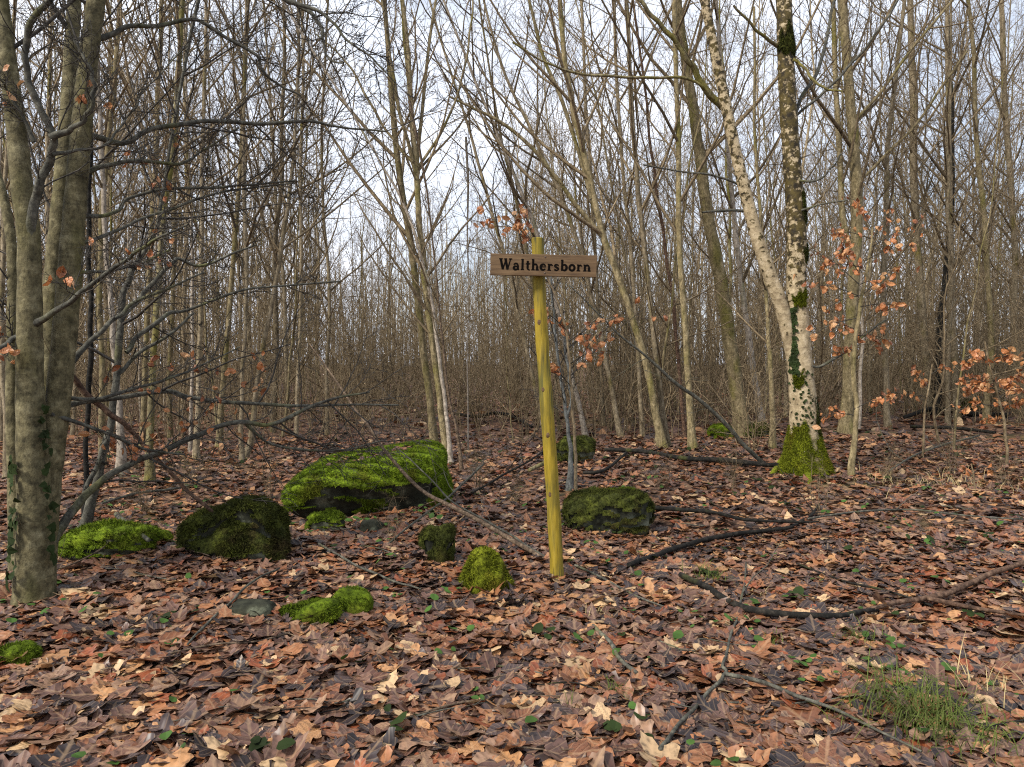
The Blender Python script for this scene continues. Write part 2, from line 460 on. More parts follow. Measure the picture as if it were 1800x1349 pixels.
def board_mat():
    m, n, l, b = mat_new('brown_board_wood', 0.65, 0.3)
    nz = N_(n, 'ShaderNodeTexNoise', Scale=3.0, Detail=8.0, Roughness=0.65); l.new(coords(n, l, (2, 10, 24)), nz.inputs['Vector'])
    c = ramp(n, l, nz.outputs['Fac'], [(0.3, (0.045, 0.025, 0.011)), (0.5, (0.095, 0.056, 0.025)), (0.72, (0.15, 0.095, 0.046))])
    l.new(c, b.inputs['Base Color']); bump(n, l, b, nz.outputs['Fac'], 0.3, 0.003)
    return m
M['board'] = board_mat()

# ------------------------------------------------------------------ ground
xs = np.unique(np.concatenate([np.linspace(-140, -20, 25), np.linspace(-20, -7, 27), np.linspace(-7, 7, 120), np.linspace(7, 20, 27), np.linspace(20, 140, 25)]))
ys = np.unique(np.concatenate([np.linspace(-30, 1, 14), np.linspace(1, 14, 120), np.linspace(14, 40, 40), np.linspace(40, 260, 30)]))
gx, gy = np.meshgrid(xs, ys)
gz = hgt(gx, gy)
nx, ny = len(xs), len(ys)
ii = (np.arange(ny - 1)[:, None] * nx + np.arange(nx - 1)[None]).ravel()
ground = tag(link('forest_floor', mesh_np('forest_floor', np.stack([gx, gy, gz], -1), np.stack([ii, ii + 1, ii + nx + 1, ii + nx], -1)), M['ground']), 'leaf covered forest floor with gentle bank and hollow', kind='structure')

# ------------------------------------------------------------------ mossy stones
def lump(level, sx, sy, sz, power, seed, rough, freq=2.2):
    """rounded block: a cube sphere pulled to a super-ellipsoid and roughened"""
    n = level
    g = np.linspace(-1, 1, n)
    faces, V, off = [], [], 0
    for ax in range(3):
        for sg in (-1, 1):
            a, b = np.meshgrid(g, g)
            p = np.zeros((n, n, 3)); p[..., ax] = sg; p[..., (ax + 1) % 3] = a * 1.0; p[..., (ax + 2) % 3] = b * sg
            V.append(p.reshape(-1, 3))
            i = (np.arange(n - 1)[:, None] * n + np.arange(n - 1)[None]).ravel() + off
            faces.append(np.stack([i, i + 1, i + n + 1, i + n], -1)); off += n * n
    V = np.concatenate(V); F = np.concatenate(faces)
    key = np.round(V, 5); _, first, inv = np.unique(key, axis=0, return_index=True, return_inverse=True)
    V = V[first]; F = inv.ravel()[F]
    V = V / (np.sum(np.abs(V) ** power, axis=1, keepdims=True) ** (1 / power))
    rng = np.random.default_rng(seed)
    nrm = V / np.linalg.norm(V, axis=1, keepdims=True)
    d = np.zeros(len(V))
    for o in range(5):
        for _ in range(5):
            k = rng.normal(0, 1, 3) * freq * 1.9 ** o
            d += np.sin(V @ k + rng.random() * 6.28) * rough / 1.75 ** o / 2.2
    V = V + nrm * d[:, None]
    return V * np.array([sx, sy, sz]), F

def vnormals(V, F):
    fn = np.cross(V[F[:, 2]] - V[F[:, 0]], V[F[:, 3]] - V[F[:, 1]])
    nn = np.zeros_like(V)
    for k in range(4):
        np.add.at(nn, F[:, k], fn)
    nn /= np.linalg.norm(nn, axis=1, keepdims=True) + 1e-9
    c = V.mean(0)
    if np.mean(np.sum(nn * (V - c), 1)) < 0: nn = -nn
    return nn

def fuzz(V, F, sel, N, length, width, rng, droop=0.3):
    """short moss blades standing on the selected faces"""
    f = F[sel]
    if len(f) == 0: return None
    nn = vnormals(V, F)
    ar = np.linalg.norm(np.cross(V[f[:, 1]] - V[f[:, 0]], V[f[:, 3]] - V[f[:, 0]]), axis=1)
    pick = rng.choice(len(f), N, p=ar / ar.sum())
    a, b = rng.random((2, N, 1))
    q = f[pick]
    base = (V[q[:, 0]] * (1 - a) + V[q[:, 1]] * a) * (1 - b) + (V[q[:, 3]] * (1 - a) + V[q[:, 2]] * a) * b
    n0 = nn[q[:, 0]] + rng.normal(0, 0.45, (N, 3)); n0[:, 2] -= droop * (1 - np.abs(nn[q[:, 0], 2]))
    n0 /= np.linalg.norm(n0, axis=1, keepdims=True)
    s = np.cross(n0, rng.normal(0, 1, (N, 3))); s /= np.linalg.norm(s, axis=1, keepdims=True)
    L = length * rng.uniform(0.5, 1.4, (N, 1))
    W = width * rng.uniform(0.6, 1.3, (N, 1))
    base = base - n0 * L * 0.25
    tri = np.stack([base - s * W, base + s * W, base + n0 * L * 1.25], 1)
    return tri.reshape(-1, 3), np.arange(3 * N).reshape(-1, 3)

def mossy_stone(name, label, loc, size, rotz, seed, power=3.0, rough=0.10, cover=-0.1, mat='moss', blades=4000, blen=0.022, shape=None, lvl=30, group=None, sink=0.25, rockmat='rock'):
    """rock part with a moss coat over every face that looks up enough"""
    V, F = lump(lvl, size[0] / 2, size[1] / 2, size[2] / 2, power, seed, rough)
    V[:, 2] += size[2] / 2 - sink * size[2]
    if shape is not None: V = shape(V)
    c, s = math.cos(rotz), math.sin(rotz)
    V = np.stack([V[:, 0] * c - V[:, 1] * s, V[:, 0] * s + V[:, 1] * c, V[:, 2]], 1)
    t = thing(name, label, 'stone', loc, group)
    link('rock', mesh_np('rock', V, F), M[rockmat], t)
    nn = vnormals(V, F)
    rng = np.random.default_rng(seed + 5)
    wob = sum(np.sin(V @ (rng.normal(0, 1, 3) * 9 / max(size)) + rng.random() * 6) for _ in range(4)) * 0.12
    fz = nn[F].mean(1)[:, 2] + wob[F].mean(1)
    sel = fz > cover
    if sel.any():
        idx = np.unique(F[sel]); mp = -np.ones(len(V), int); mp[idx] = np.arange(len(idx))
        lum = 0.012 + 0.010 * np.sin(V @ rng.normal(0, 22, 3)) + 0.006 * np.sin(V @ rng.normal(0, 50, 3))
        mv = (V + nn * (np.maximum(lum, 0.004)[:, None]))[idx]
        mo = link('moss', mesh_np('moss', mv, mp[F[sel]]), M[mat], t)
        fu = fuzz(V + nn * 0.012, F, sel, blades, blen, blen * 0.16, rng)
        fo = link('moss_fronds', mesh_np('moss_fronds', fu[0], None, fu[1], smooth=False), M[mat], mo)
        fo['kind'] = 'stuff'
    return t, V

# the big boulder: tilted slab, undercut in front, hollow in the top
def boulder_shape(V):
    V = V.copy()
    x, y, z = V[:, 0], V[:, 1], V[:, 2]
    up = np.clip((z - 0.05) / 0.4, 0, 1)
    V[:, 2] = z + up * (0.15 * x / 0.85 + 0.045 * y / 0.5)                      # right and back higher
    V[:, 2] -= up * 0.09 * np.exp(-((x - 0.05) / 0.42) ** 2 - ((y + 0.0) / 0.22) ** 2)  # hollow
    under = np.clip((0.36 - z) / 0.45, 0, 1) * np.clip((-y + 0.1) / 0.4, 0, 1)
    V[:, 1] = y + under * (0.20 + 0.10 * np.sin(3 * x + 1))
    left = np.clip((-x - 0.45) / 0.4, 0, 1)
    V[:, 2] -= left * up * 0.09
    V[:, 0] += under * 0.10 * (x < 0)
    return V
bp = P(643, 880, 7.75)
bz = H(bp.x, 7.7)
BOULDER, _bV = mossy_stone('mossy_boulder', 'largest boulder, bright green moss on top and dark undercut front', (bp.x, 7.75, bz), (1.66, 0.95, 0.68), 0.10, 21, 4.0, 0.045, -0.42, 'moss', 52000, 0.024, boulder_shape, 48, sink=0.10)

STONES = []   # footprints kept free of leaves: x, y, rx, ry
def place_stone(px, py, wpx, hpx, depth_ratio, name, label, seed, **kw):
    g = G(px, py)
    w = wpx * g.y / FPX; h = hpx * g.y / FPX
    yc = g.y + w * depth_ratio * 0.45
    xc = (px - PW / 2) / FPX * yc
    sink = kw.pop('sink', 0.25)
    STONES.append((xc, yc, w * 0.5, w * depth_ratio * 0.5))
    return mossy_stone(name, label, (xc, yc, H(xc, yc)), (w, w * depth_ratio, h / (1 - sink)), kw.pop('rotz', 0.0), seed, sink=sink, **kw)
STONES.append((bp.x, 7.75, 0.85, 0.5))

def step_shape(V):
    V = V.copy(); x, z = V[:, 0], V[:, 2]
    up = np.clip(z / 0.25, 0, 1)
    V[:, 2] = z + up * 0.07 * np.tanh((x - 0.02) * 14)
    V[:, 0] = x * (1 + 0.22 * (1 - up))
    return V
place_stone(398, 982, 150, 84, 0.7, 'mossy_stone', 'dark blocky stone hung with shaggy moss left of the big boulder', 31, power=4.5, rough=0.14, cover=-0.15, mat='mossdark', blades=20000, blen=0.026, shape=step_shape, rockmat='rock', lvl=36)
place_stone(200, 985, 165, 44, 0.6, 'mossy_stone', 'long low mossy stone just right of the beech trunk foot', 32, power=3.5, rough=0.10, cover=-0.02, mat='moss', blades=6000, blen=0.024)
place_stone(768, 992, 50, 54, 0.9, 'mossy_stone', 'small dark mossy stone between boulder and pointed stone', 33, power=3.0, rough=0.16, cover=-0.15, mat='mossdark', blades=4500, blen=0.016)
def cone_shape(V):
    V = V.copy(); z = V[:, 2]; t = np.clip(z / 0.26, 0, 1)
    V[:, 0] *= 1.08 - 0.62 * t; V[:, 1] *= 1.08 - 0.55 * t; V[:, 0] -= 0.02 * t
    return V
place_stone(852, 1044, 84, 66, 0.8, 'mossy_stone', 'small pointed yellow green mossy stone left of the sign post', 34, power=3.0, rough=0.12, cover=-0.45, mat='mossyellow', blades=8000, blen=0.020, shape=cone_shape)
place_stone(616, 1088, 60, 38, 0.7, 'mossy_stone', 'small humped mossy stone at the right end of flat mossy slab', 35, power=2.6, rough=0.09, cover=-0.5, mat='moss', blades=4500, blen=0.018)
place_stone(538, 1102, 100, 28, 0.5, 'mossy_stone', 'flat low mossy slab among leaves in left foreground', 36, power=2.6, rough=0.10, cover=-0.3, mat='moss', blades=5000, blen=0.018)
place_stone(440, 1094, 82, 26, 0.7, 'flat_stone', 'bare flat grey stone half buried in leaves', 37, power=3.5, rough=0.06, cover=2.0, sink=0.55)
place_stone(572, 938, 66, 28, 0.7, 'mossy_stone', 'small grey stone with moss rim at the boulder foot', 38, power=3.0, rough=0.08, cover=0.5, mat='moss', blades=1500)
place_stone(652, 940, 40, 24, 0.7, 'small_stone', 'small bare grey stone in leaves right under the boulder', 39, power=3.0, rough=0.08, cover=2.0)
place_stone(1062, 940, 135, 66, 0.6, 'mossy_stone', 'dark mossy block behind the sign post foot, greenest at right', 40, power=4.0, rough=0.15, cover=-0.05, mat='mossdark', blades=14000, blen=0.024)
place_stone(1092, 900, 54, 34, 0.8, 'mossy_stone', 'bright moss cushion on right end of the dark mossy block', 41, power=2.6, rough=0.10, cover=-0.4, mat='moss', blades=4000, blen=0.022, sink=0.1)
place_stone(1012, 815, 62, 40, 0.7, 'mossy_stone', 'mossy stone behind the grey sapling near the sign post', 42, power=3.0, rough=0.10, cover=-0.1, mat='mossdark', blades=4000, blen=0.028)
place_stone(1268, 772, 40, 22, 0.8, 'mossy_stone', 'far small mossy stone left of the leaning straight trunk', 43, power=3.0, rough=0.12, cover=-0.3, mat='moss', blades=2500, blen=0.03)
place_stone(1335, 770, 42, 20, 0.8, 'mossy_stone', 'far small mossy stone close left of the forked pale tree', 44, power=3.0, rough=0.12, cover=-0.3, mat='mossdark', blades=2500, blen=0.03)
place_stone(1722, 722, 110, 18, 0.5, 'mossy_stone', 'far long mossy hump at the right edge', 45, power=3.0, rough=0.12, cover=-0.2, mat='mossdark', blades=2500, blen=0.04)
place_stone(18, 1178, 70, 26, 0.7, 'mossy_stone', 'low mossy cushion at the left edge under the beech', 46, power=2.6, rough=0.1, cover=-0.4, mat='moss', blades=3000, blen=0.018)

# ------------------------------------------------------------------ signpost
sg = G(982, 1027)
SIGN = thing('signpost', 'yellow green wooden signpost with brown name board', 'signpost', sg)
D0 = sg.y
top = P(948, 420, D0 + 0.02)
mb = MB()
pb = np.array([0, 0, -0.15]); pt_ = np.array(top - sg)
K = 40
tt = np.linspace(0, 1, K)
pts = pb[None] * (1 - tt[:, None]) + pt_[None] * tt[:, None]
pts[:, 0] += 0.012 * np.sin(tt * 5.0) - 0.015 * tt * (1 - tt) * 4
pr = 0.0475 - 0.005 * tt + 0.0012 * np.sin(tt * 37) + 0.0009 * np.sin(tt * 90)
mb.tubes(pts, pr, 20)
# rounded top
capc = pts[-1]
mb.tubes(np.stack([capc, capc + [0, 0, 0.004], capc + [0, 0, 0.007], capc + [0, 0, 0.008]]), np.array([pr[-1], pr[-1] * 0.94, pr[-1] * 0.6, 0.0005]), 20, ref=(0, 1, 0))
POST = mb.build('post', M['post'], SIGN)
# knots on the post: low oval bosses
for (px, py) in ((951, 567), (962, 685), (966, 765), (975, 868)):
    zk = float(P(px, py, D0).z - sg.z); kk_ = (zk + 0.15) / (pt_[2] + 0.15)
    c = np.array([np.interp(kk_, tt, pts[:, 0]) + R_.uniform(-0.02, 0.0), np.interp(kk_, tt, pts[:, 1]), zk]); c[1] -= math.sqrt(np.interp(kk_, tt, pr) ** 2 - (c[0] - np.interp(kk_, tt, pts[:, 0])) ** 2)
    V, F = lump(8, 0.012, 0.003, 0.017, 2.2, int(px), 0.12)
    link('knot', mesh_np('knot', V + c, F), M['board'], POST)
# board
BW, BH, BT = 186 * (D0 - 0.08) / FPX, 37.5 * (D0 - 0.08) / FPX, 0.028
bc = P(955, 467, D0 - 0.085)
BOARD = bpy.data.objects.new('board', None)
hw, hh, ht = BW / 2, BH / 2, BT / 2
nX, nZ = 24, 6
gx_, gz_ = np.meshgrid(np.linspace(-hw, hw, nX), np.linspace(-hh, hh, nZ))
bv = 0.0022
Vb = [(-hw, -ht + bv, -hh), (hw, -ht + bv, -hh), (hw, -ht + bv, hh), (-hw, -ht + bv, hh),
      (-hw + bv, -ht, -hh + bv), (hw - bv, -ht, -hh + bv), (hw - bv, -ht, hh - bv), (-hw + bv, -ht, hh - bv),
      (-hw, ht, -hh), (hw, ht, -hh), (hw, ht, hh), (-hw, ht, hh)]
Fb = [(4, 5, 6, 7), (0, 1, 5, 4), (1, 2, 6, 5), (2, 3, 7, 6), (3, 0, 4, 7), (0, 8, 9, 1), (1, 9, 10, 2), (2, 10, 11, 3), (3, 11, 8, 0), (8, 11, 10, 9)]
BOARD = link('board', mesh_np('board', Vb, Fb, smooth=False), M['board'], SIGN)
BOARD.location = bc - sg
BOARD.rotation_euler = (0.02, math.atan(6.5 / 186), -0.10)
BOARD['label'] = 'brown board reading Walthersborn'

def arc(cx, cy, rx, ry, a0, a1, w0, w1=None, n=12):
    w1 = w0 if w1 is None else w1
    out = []
    for i in range(n + 1):
        t = i / n; a = rad(a0 + (a1 - a0) * t)
        out.append((cx + rx * math.cos(a), cy + ry * math.sin(a), w0 + (w1 - w0) * math.sin(math.pi * t)))
    return out
def bar(x0, x1, y, w=0.075): return [(x0, y, w), (x1, y, w)]
def stem(x, y0, y1, w=0.155): return [(x, y0, w), (x, y1, w)]
XH = 0.60
GL = {   # strokes (x, y, width) in units of the cap height; advance
 'W': ([[(0.10, 1.0, .17), (0.32, 0.02, .17)], [(0.32, 0.0, .08), (0.55, 0.92, .08)], [(0.52, 1.0, .17), (0.74, 0.02, .17)], [(0.74, 0.0, .08), (0.98, 1.0, .08)],
        bar(-0.04, 0.28, 1.0), bar(0.42, 0.66, 1.0), bar(0.84, 1.12, 1.0)], 1.16),
 'a': ([arc(0.26, 0.42, 0.17, 0.17, 170, 0, .09, .13), stem(0.43, 0.42, 0.06), [(0.43, 0.08, .14), (0.50, 0.035, .09), (0.56, 0.05, .06)], arc(0.25, 0.18, 0.17, 0.16, 60, 330, .09, .17)], 0.62),
 'l': ([stem(0.17, 0.0, 1.02), bar(0.02, 0.32, 0.037), [(0.04, 0.97, .07), (0.20, 1.0, .07)]], 0.37),
 't': ([stem(0.20, 0.16, 0.86), arc(0.32, 0.16, 0.12, 0.12, 180, 300, .14, .10, 8), bar(0.04, 0.42, 0.58, .08)], 0.46),
 'h': ([stem(0.17, 0.0, 1.02), bar(0.02, 0.32, 0.037), [(0.04, 0.97, .07), (0.20, 1.0, .07)], arc(0.35, 0.38, 0.18, 0.17, 180, 0, .07, .14), stem(0.53, 0.0, 0.38), bar(0.40, 0.68, 0.037)], 0.71),
 'e': ([arc(0.30, 0.30, 0.22, 0.255, 20, 330, .08, .18, 18), bar(0.12, 0.52, 0.33, .07)], 0.60),
 'r': ([stem(0.17, 0.0, XH), bar(0.02, 0.34, 0.037), [(0.03, 0.57, .07), (0.18, 0.585, .07)], arc(0.36, 0.38, 0.16, 0.17, 170, 60, .06, .12, 8), [(0.43, 0.50, .13), (0.46, 0.44, .11)]], 0.52),
 's': ([arc(0.25, 0.43, 0.15, 0.125, 30, 250, .08, .14, 12), [(0.17, 0.37, .14), (0.34, 0.24, .15)], arc(0.25, 0.165, 0.16, 0.13, 60, -150, .14, .10, 12), [(0.40, 0.57, .05), (0.40, 0.42, .05)], [(0.09, 0.02, .05), (0.09, 0.18, .05)]], 0.52),
 'b': ([stem(0.17, 0.0, 1.02), [(0.04, 0.97, .07), (0.20, 1.0, .07)], arc(0.36, 0.30, 0.20, 0.26, 150, -150, .08, .17, 16)], 0.67),
 'o': ([arc(0.31, 0.30, 0.22, 0.255, 0, 360, .16, .16, 24)], 0.64),
 'n': ([stem(0.17, 0.0, XH), bar(0.02, 0.32, 0.037), [(0.03, 0.57, .07), (0.18, 0.585, .07)], arc(0.35, 0.38, 0.18, 0.17, 180, 0, .07, .14), stem(0.53, 0.0, 0.38), bar(0.40, 0.68, 0.037)], 0.71),
}
word = 'Walthersborn'
gap = 0.055
tot = sum(GL[c][1] + gap for c in word) - gap
SX = (1024 / 1190.0) * BW / tot            # word width relative to the board, from the photo
SZ = 0.50 * BH
cx = -0.413 * BW
for li, ch in enumerate(word):
    V, F, n0 = [], [], 0
    for si, st in enumerate(GL[ch][0]):
        p = np.array([(x * SX, y * SZ) for x, y, w in st]); wd = np.array([(w * 1.22 + 0.012) * (SX + SZ) / 2 for x, y, w in st])
        tg = np.gradient(p, axis=0); tg /= np.linalg.norm(tg, axis=1, keepdims=True) + 1e-9
        nr = np.stack([-tg[:, 1], tg[:, 0]], 1)
        L_, R2 = p + nr * wd[:, None] / 2, p - nr * wd[:, None] / 2
        dep = -ht - 0.0010 - 0.00012 * si
        k = len(p)
        for d_ in (dep, -ht + 0.001):
            V += [(cx + a, d_, b - 0.5 * SZ + 0.01 * BH) for a, b in L_] + [(cx + a, d_, b - 0.5 * SZ + 0.01 * BH) for a, b in R2]
        for i in range(k - 1):
            F += [(n0 + i, n0 + i + 1, n0 + k + i + 1, n0 + k + i),
                  (n0 + i, n0 + 2 * k + i, n0 + 2 * k + i + 1, n0 + i + 1),
                  (n0 + k + i, n0 + k + i + 1, n0 + 3 * k + i + 1, n0 + 3 * k + i)]
        for e in (0, k - 1):
            F.append((n0 + e, n0 + k + e, n0 + 3 * k + e, n0 + 2 * k + e))
        n0 += 4 * k
    link('letter', mesh_np('letter', V, F, smooth=False), M['ink'], BOARD)
    cx += (GL[ch][1] + gap) * SX
for dz in (0.38, -0.36):
    mb = MB()
    c = np.array([0.012, -ht, dz * BH])
    mb.tubes(np.stack([c, c + [0, -0.002, 0], c + [0, -0.003, 0], c + [0, -0.0031, 0]]), np.array([0.006, 0.006, 0.004, 0.0002]), 10, ref=(0, 0, 1))
    mb.build('screw', M['screw'], BOARD)

# ------------------------------------------------------------------ trees
def extend(pts, rr, Htop, rng, rtop=0.02):
    pts = list(map(np.array, pts)); rr = list(rr)
    d = pts[-1] - pts[max(0, len(pts) - 6)]; d /= np.linalg.norm(d)
    z0 = pts[-1][2]; r0 = rr[-1]
    if z0 >= Htop: return np.array(pts), np.array(rr)
    n = max(3, int((Htop - z0) / 0.8))
    for k in range(n):
        d = d + np.array([0, 0, 0.08]) + rng.normal(0, 0.04, 3); d /= np.linalg.norm(d)
        pts.append(pts[-1] + d * (Htop - z0) / n)
        rr.append(r0 + (rtop - r0) * (k + 1) / n)
    return np.array(pts), np.array(rr)

def px_path(path, D, dD=0.0, per=5):
    """pixel path [(px, py, width_px)] at distance D (drifting by dD) -> points, radii"""
    n = len(path)
    pts = [P(x, y, D + dD * i / max(1, n - 1)) for i, (x, y, w) in enumerate(path)]
    rr = [w / 2 * (D + dD * i / max(1, n - 1)) / FPX for i, (x, y, w) in enumerate(path)]
    c = catmull(np.hstack([np.array(pts), np.array(rr)[:, None]]), per)
    return c[:, :3], np.maximum(c[:, 3], 0.003)

def wobble(pts, amp, rng):
    k = np.arange(len(pts))
    w = sum(np.sin(k[:, None] * rng.uniform(0.3, 1.4, 3) + rng.random(3) * 6) * amp / 3 for _ in range(3))
    w[0] = 0
    return pts + w * np.array([1, 1, 0.2])

def crown(mb, tp, tr, rng, n1, n2, n3, t0=0.3, L1=0.30, ang=(28, 55), up=0.10, K=7, rmin=0.0035, t1=0.98, lmax=4.5):
    tp, tr = resample(tp, tr, 24)
    b1, r1 = grow(tp, tr, n1, t0, t1, L1, 0.55, ang, up, K, 0.011, rmin * 1.6, 0.09, rng, lmax)
    mb.tubes(b1, r1, 4)
    b2, r2 = grow(b1, r1, n2, 0.15, 0.98, 0.42, 0.4, (25, 60), 0.05, 5, 0.009, rmin * 1.2, 0.12, rng)
    mb.tubes(b2, r2, 3)
    if n3:
        b3, r3 = grow(b2, r2, n3, 0.15, 1.0, 0.45, 0.4, (25, 65), 0.04, 3, 0.008, rmin, 0.12, rng)
        mb.tubes(b3, r3, 3)

TREE_SPOTS = []
def pole(label, path, mat='pole', D=None, H_=13.0, n=(18, 6, 4), t0=0.22, dD=0.0, forks=(), name='bare_tree', group=None, flare=1.5, seed=None, twig='twig', up=0.10, L1=0.28, ang=(28, 55), sides=12):
    """a tree read off the photograph: path from the foot upwards in pixels"""
    sd = seed if seed is not None else int(path[0][0] * 7 + path[0][1])
    rng = np.random.default_rng(sd)
    g = G(path[0][0], path[0][1]) if D is None else None
    D = g.y if D is None else D
    ws = 0.68 if path[0][0] < 1250 else 0.88
    pts, rr = px_path(path, D, dD); rr = rr * ws
    base = np.array([pts[0][0], pts[0][1], H(pts[0][0], pts[0][1])])
    if pts[0][2] > base[2] + 0.02:       # foot hidden in the photo: run it down to the ground
        d = pts[0] - pts[min(3, len(pts) - 1)]; d = d / -d[2]
        dz = pts[0][2] - base[2]
        foot = pts[0] + d * dz * 0.6; foot[2] = H(foot[0], foot[1])
        extra = np.linspace(foot, pts[0], 6)[:-1]
        pts = np.vstack([extra, pts]); rr = np.concatenate([np.full(5, rr[0] * 1.04), rr]); base = foot
    root = thing(name, label, 'tree', base, group)
    TREE_SPOTS.append((base[0], base[1]))
    pts, rr = extend(pts, rr, H_, rng)
    hgt_ = pts[:, 2] - base[2]
    rr = rr * (1 + (flare - 1) * np.exp(-np.maximum(hgt_, 0) / 0.22))
    pts = wobble(pts, 0.012, rng)
    under = pts[0] - np.array([0, 0, 0.15])
    mb = MB(); mb.tubes(np.vstack([under, pts]), np.concatenate([[rr[0] * 1.1], rr]), sides)
    cb = MB()
    crown(cb, pts, rr, rng, n[0], n[1], n[2], t0, L1, ang, up)
    tk = None
    for fk in forks:
        fp, fr = px_path(fk[0], D, fk[1] if len(fk) > 1 else 0.15)
        fr = fr * max(ws, 0.75)
        if fk[0][-1][1] <= 40: fp, fr = extend(fp, fr, H_ * 0.92, rng)
        fp = wobble(fp, 0.010, rng)
        f_ = MB(); f_.tubes(fp, fr, 9)
        f_.build('limb', M[mat], root, base)
        crown(cb, fp, fr, rng, max(6, n[0] // 2), n[1], n[2], 0.15, 0.28, ang, up)
    mb.build('trunk', M[mat], root, base)
    o = cb.build('crown', M[twig], root, base)
    return root, pts, rr, base

# --- the beech clump on the left
BG = G(62, 1062)
BD = BG.y
beech = thing('beech_tree', 'large multi stemmed grey green beech on the left edge', 'tree', BG)
bb = np.array(BG)
brng = np.random.default_rng(5)
stems = [
    [(60, 1075, 88), (61, 1010, 74), (62, 920, 68), (58, 830, 60), (54, 740, 53), (52, 620, 49), (52, 500, 44), (50, 410, 42), (38, 320, 40), (28, 220, 36), (14, 110, 32), (2, 0, 27)],
    [(70, 1060, 56), (78, 930, 52), (86, 830, 50), (99, 730, 48), (111, 620, 46), (121, 500, 46), (129, 400, 43), (137, 300, 40), (146, 200, 38), (156, 100, 36), (169, 0, 34)],
    [(70, 900, 50), (78, 760, 42), (86, 620, 36), (93, 500, 35), (102, 400, 33), (111, 300, 31), (119, 200, 29), (125, 100, 27), (131, 0, 25)],
    [(34, 1000, 40), (26, 860, 27), (21, 700, 24), (23, 560, 22), (20, 430, 19), (4, 340, 17), (-20, 260, 14)],
]
bc_ = MB()
for i, st in enumerate(stems):
    dd = (0.0, 0.10, 0.32, 0.30)[i]
    pts, rr = px_path(st, BD + dd + 0.02, (0.0, 0.15, 0.3, 0.3)[i], 7); rr = rr * 0.86
    pts, rr = extend(pts, rr, 9.0 if i < 3 else 4.0, brng, 0.03)
    pts[0, 2] = min(pts[0, 2], H(pts[0, 0], pts[0, 1]) - 0.1) if i < 2 else pts[0, 2]
    mb = MB(); mb.tubes(pts, rr * (1 + 0.03 * np.sin(np.arange(len(rr)) * 1.3)), 18)
    mb.build('trunk', M['beech'], beech, bb)
    crown(bc_, pts, rr, brng, 14, 6, 4, 0.35, 0.22, (35, 70), 0.06)
blimbs = [   # limbs: path, start distance offset, drift
    ([(50, 450, 16), (56, 385, 20), (70, 330, 19), (88, 275, 17), (92, 240, 16), (72, 190, 15), (50, 140, 14), (43, 85, 14), (58, 35, 14), (90, 0, 13)], -0.1, -0.25),
    ([(92, 242, 12), (128, 226, 10), (155, 200, 9), (165, 160, 9), (160, 125, 8), (138, 85, 5), (120, 55, 4)], -0.16, -0.1),
    ([(90, 272, 7), (130, 266, 6), (180, 258, 5), (205, 232, 5), (232, 195, 4), (262, 150, 3), (330, 80, 3)], -0.12, 0.5),
    ([(140, 245, 13), (165, 240, 12), (215, 252, 11), (265, 228, 10), (310, 220, 10), (372, 213, 9), (460, 218, 8), (545, 214, 7), (600, 224, 5), (680, 232, 4)], 0.2, 0.9),
    ([(150, 75, 12), (190, 62, 11), (232, 46, 10), (275, 47, 9), (310, 38, 9), (350, 37, 8), (400, 68, 8), (452, 98, 7), (462, 128, 6), (495, 152, 5), (530, 168, 4)], 0.2, 0.6),
    ([(140, 312, 11), (165, 298, 10), (220, 284, 9), (260, 284, 8), (315, 288, 7), (350, 270, 5), (420, 225, 4)], 0.2, 0.7),
    ([(60, 572, 13), (75, 562, 12), (120, 532, 11), (155, 505, 10), (200, 472, 9), (235, 447, 8), (268, 425, 6), (330, 395, 4)], -0.12, 0.3),
    ([(50, 585, 10), (20, 598, 9), (0, 612, 9), (-60, 640, 8)], -0.1, -0.2),
    ([(74, 990, 20), (100, 940, 20), (120, 908, 19), (150, 872, 17), (190, 838, 15), (235, 812, 14), (285, 795, 13), (340, 768, 12), (395, 747, 11), (430, 742, 11), (465, 748, 9), (500, 738, 9), (545, 716, 8), (590, 700, 6), (650, 690, 4)], 0.0, 1.2),
    ([(96, 722, 13), (112, 716, 13), (150, 706, 12), (205, 700, 11), (255, 692, 11), (295, 688, 11), (330, 698, 10), (385, 706, 9), (450, 710, 8), (530, 714, 7), (600, 712, 5), (700, 712, 4)], 0.15, 1.3),
    ([(98, 702, 8), (120, 700, 8), (170, 702, 8), (230, 685, 7), (290, 668, 6), (350, 645, 4), (420, 610, 3)], 0.2, 0.6),
    ([(108, 655, 12), (126, 636, 12), (150, 610, 11), (185, 575, 10), (208, 556, 9), (240, 530, 7), (300, 505, 5), (360, 480, 4)], 0.3, 0.6),
    ([(130, 380, 9), (175, 380, 8), (205, 372, 8), (225, 350, 7), (290, 333, 7), (380, 330, 6), (440, 325, 5), (520, 318, 4)], 0.25, 0.9),
    ([(126, 434, 7), (190, 412, 7), (250, 385, 6), (300, 368, 6), (380, 340, 5), (450, 330, 4), (515, 322, 3)], 0.3, 1.0),
    ([(130, 478, 7), (180, 478, 6), (215, 472, 6), (250, 462, 5), (300, 440, 4)], 0.2, 0.5),
    ([(430, 742, 6), (470, 778, 6), (530, 790, 6), (600, 792, 5), (670, 775, 4)], 1.0, 0.4),
    ([(90, 728, 8), (185, 760, 7), (255, 790, 6), (330, 800, 4)], 0.4, 0.5),
    ([(60, 250, 7), (20, 170, 6), (0, 140, 5), (-30, 110, 5)], -0.1, -0.2),
    ([(172, -40, 13), (260, -70, 12), (370, -55, 11), (450, -25, 10), (505, 2, 10), (545, 22, 9), (566, 50, 8), (568, 85, 6), (580, 105, 5), (606, 112, 4)], 0.28, -0.3),
    ([(505, 2, 8), (555, 18, 7), (590, 45, 6), (612, 72, 5), (650, 100, 4), (680, 130, 3)], 0.07, -0.1),
]
lP, lR = [], []
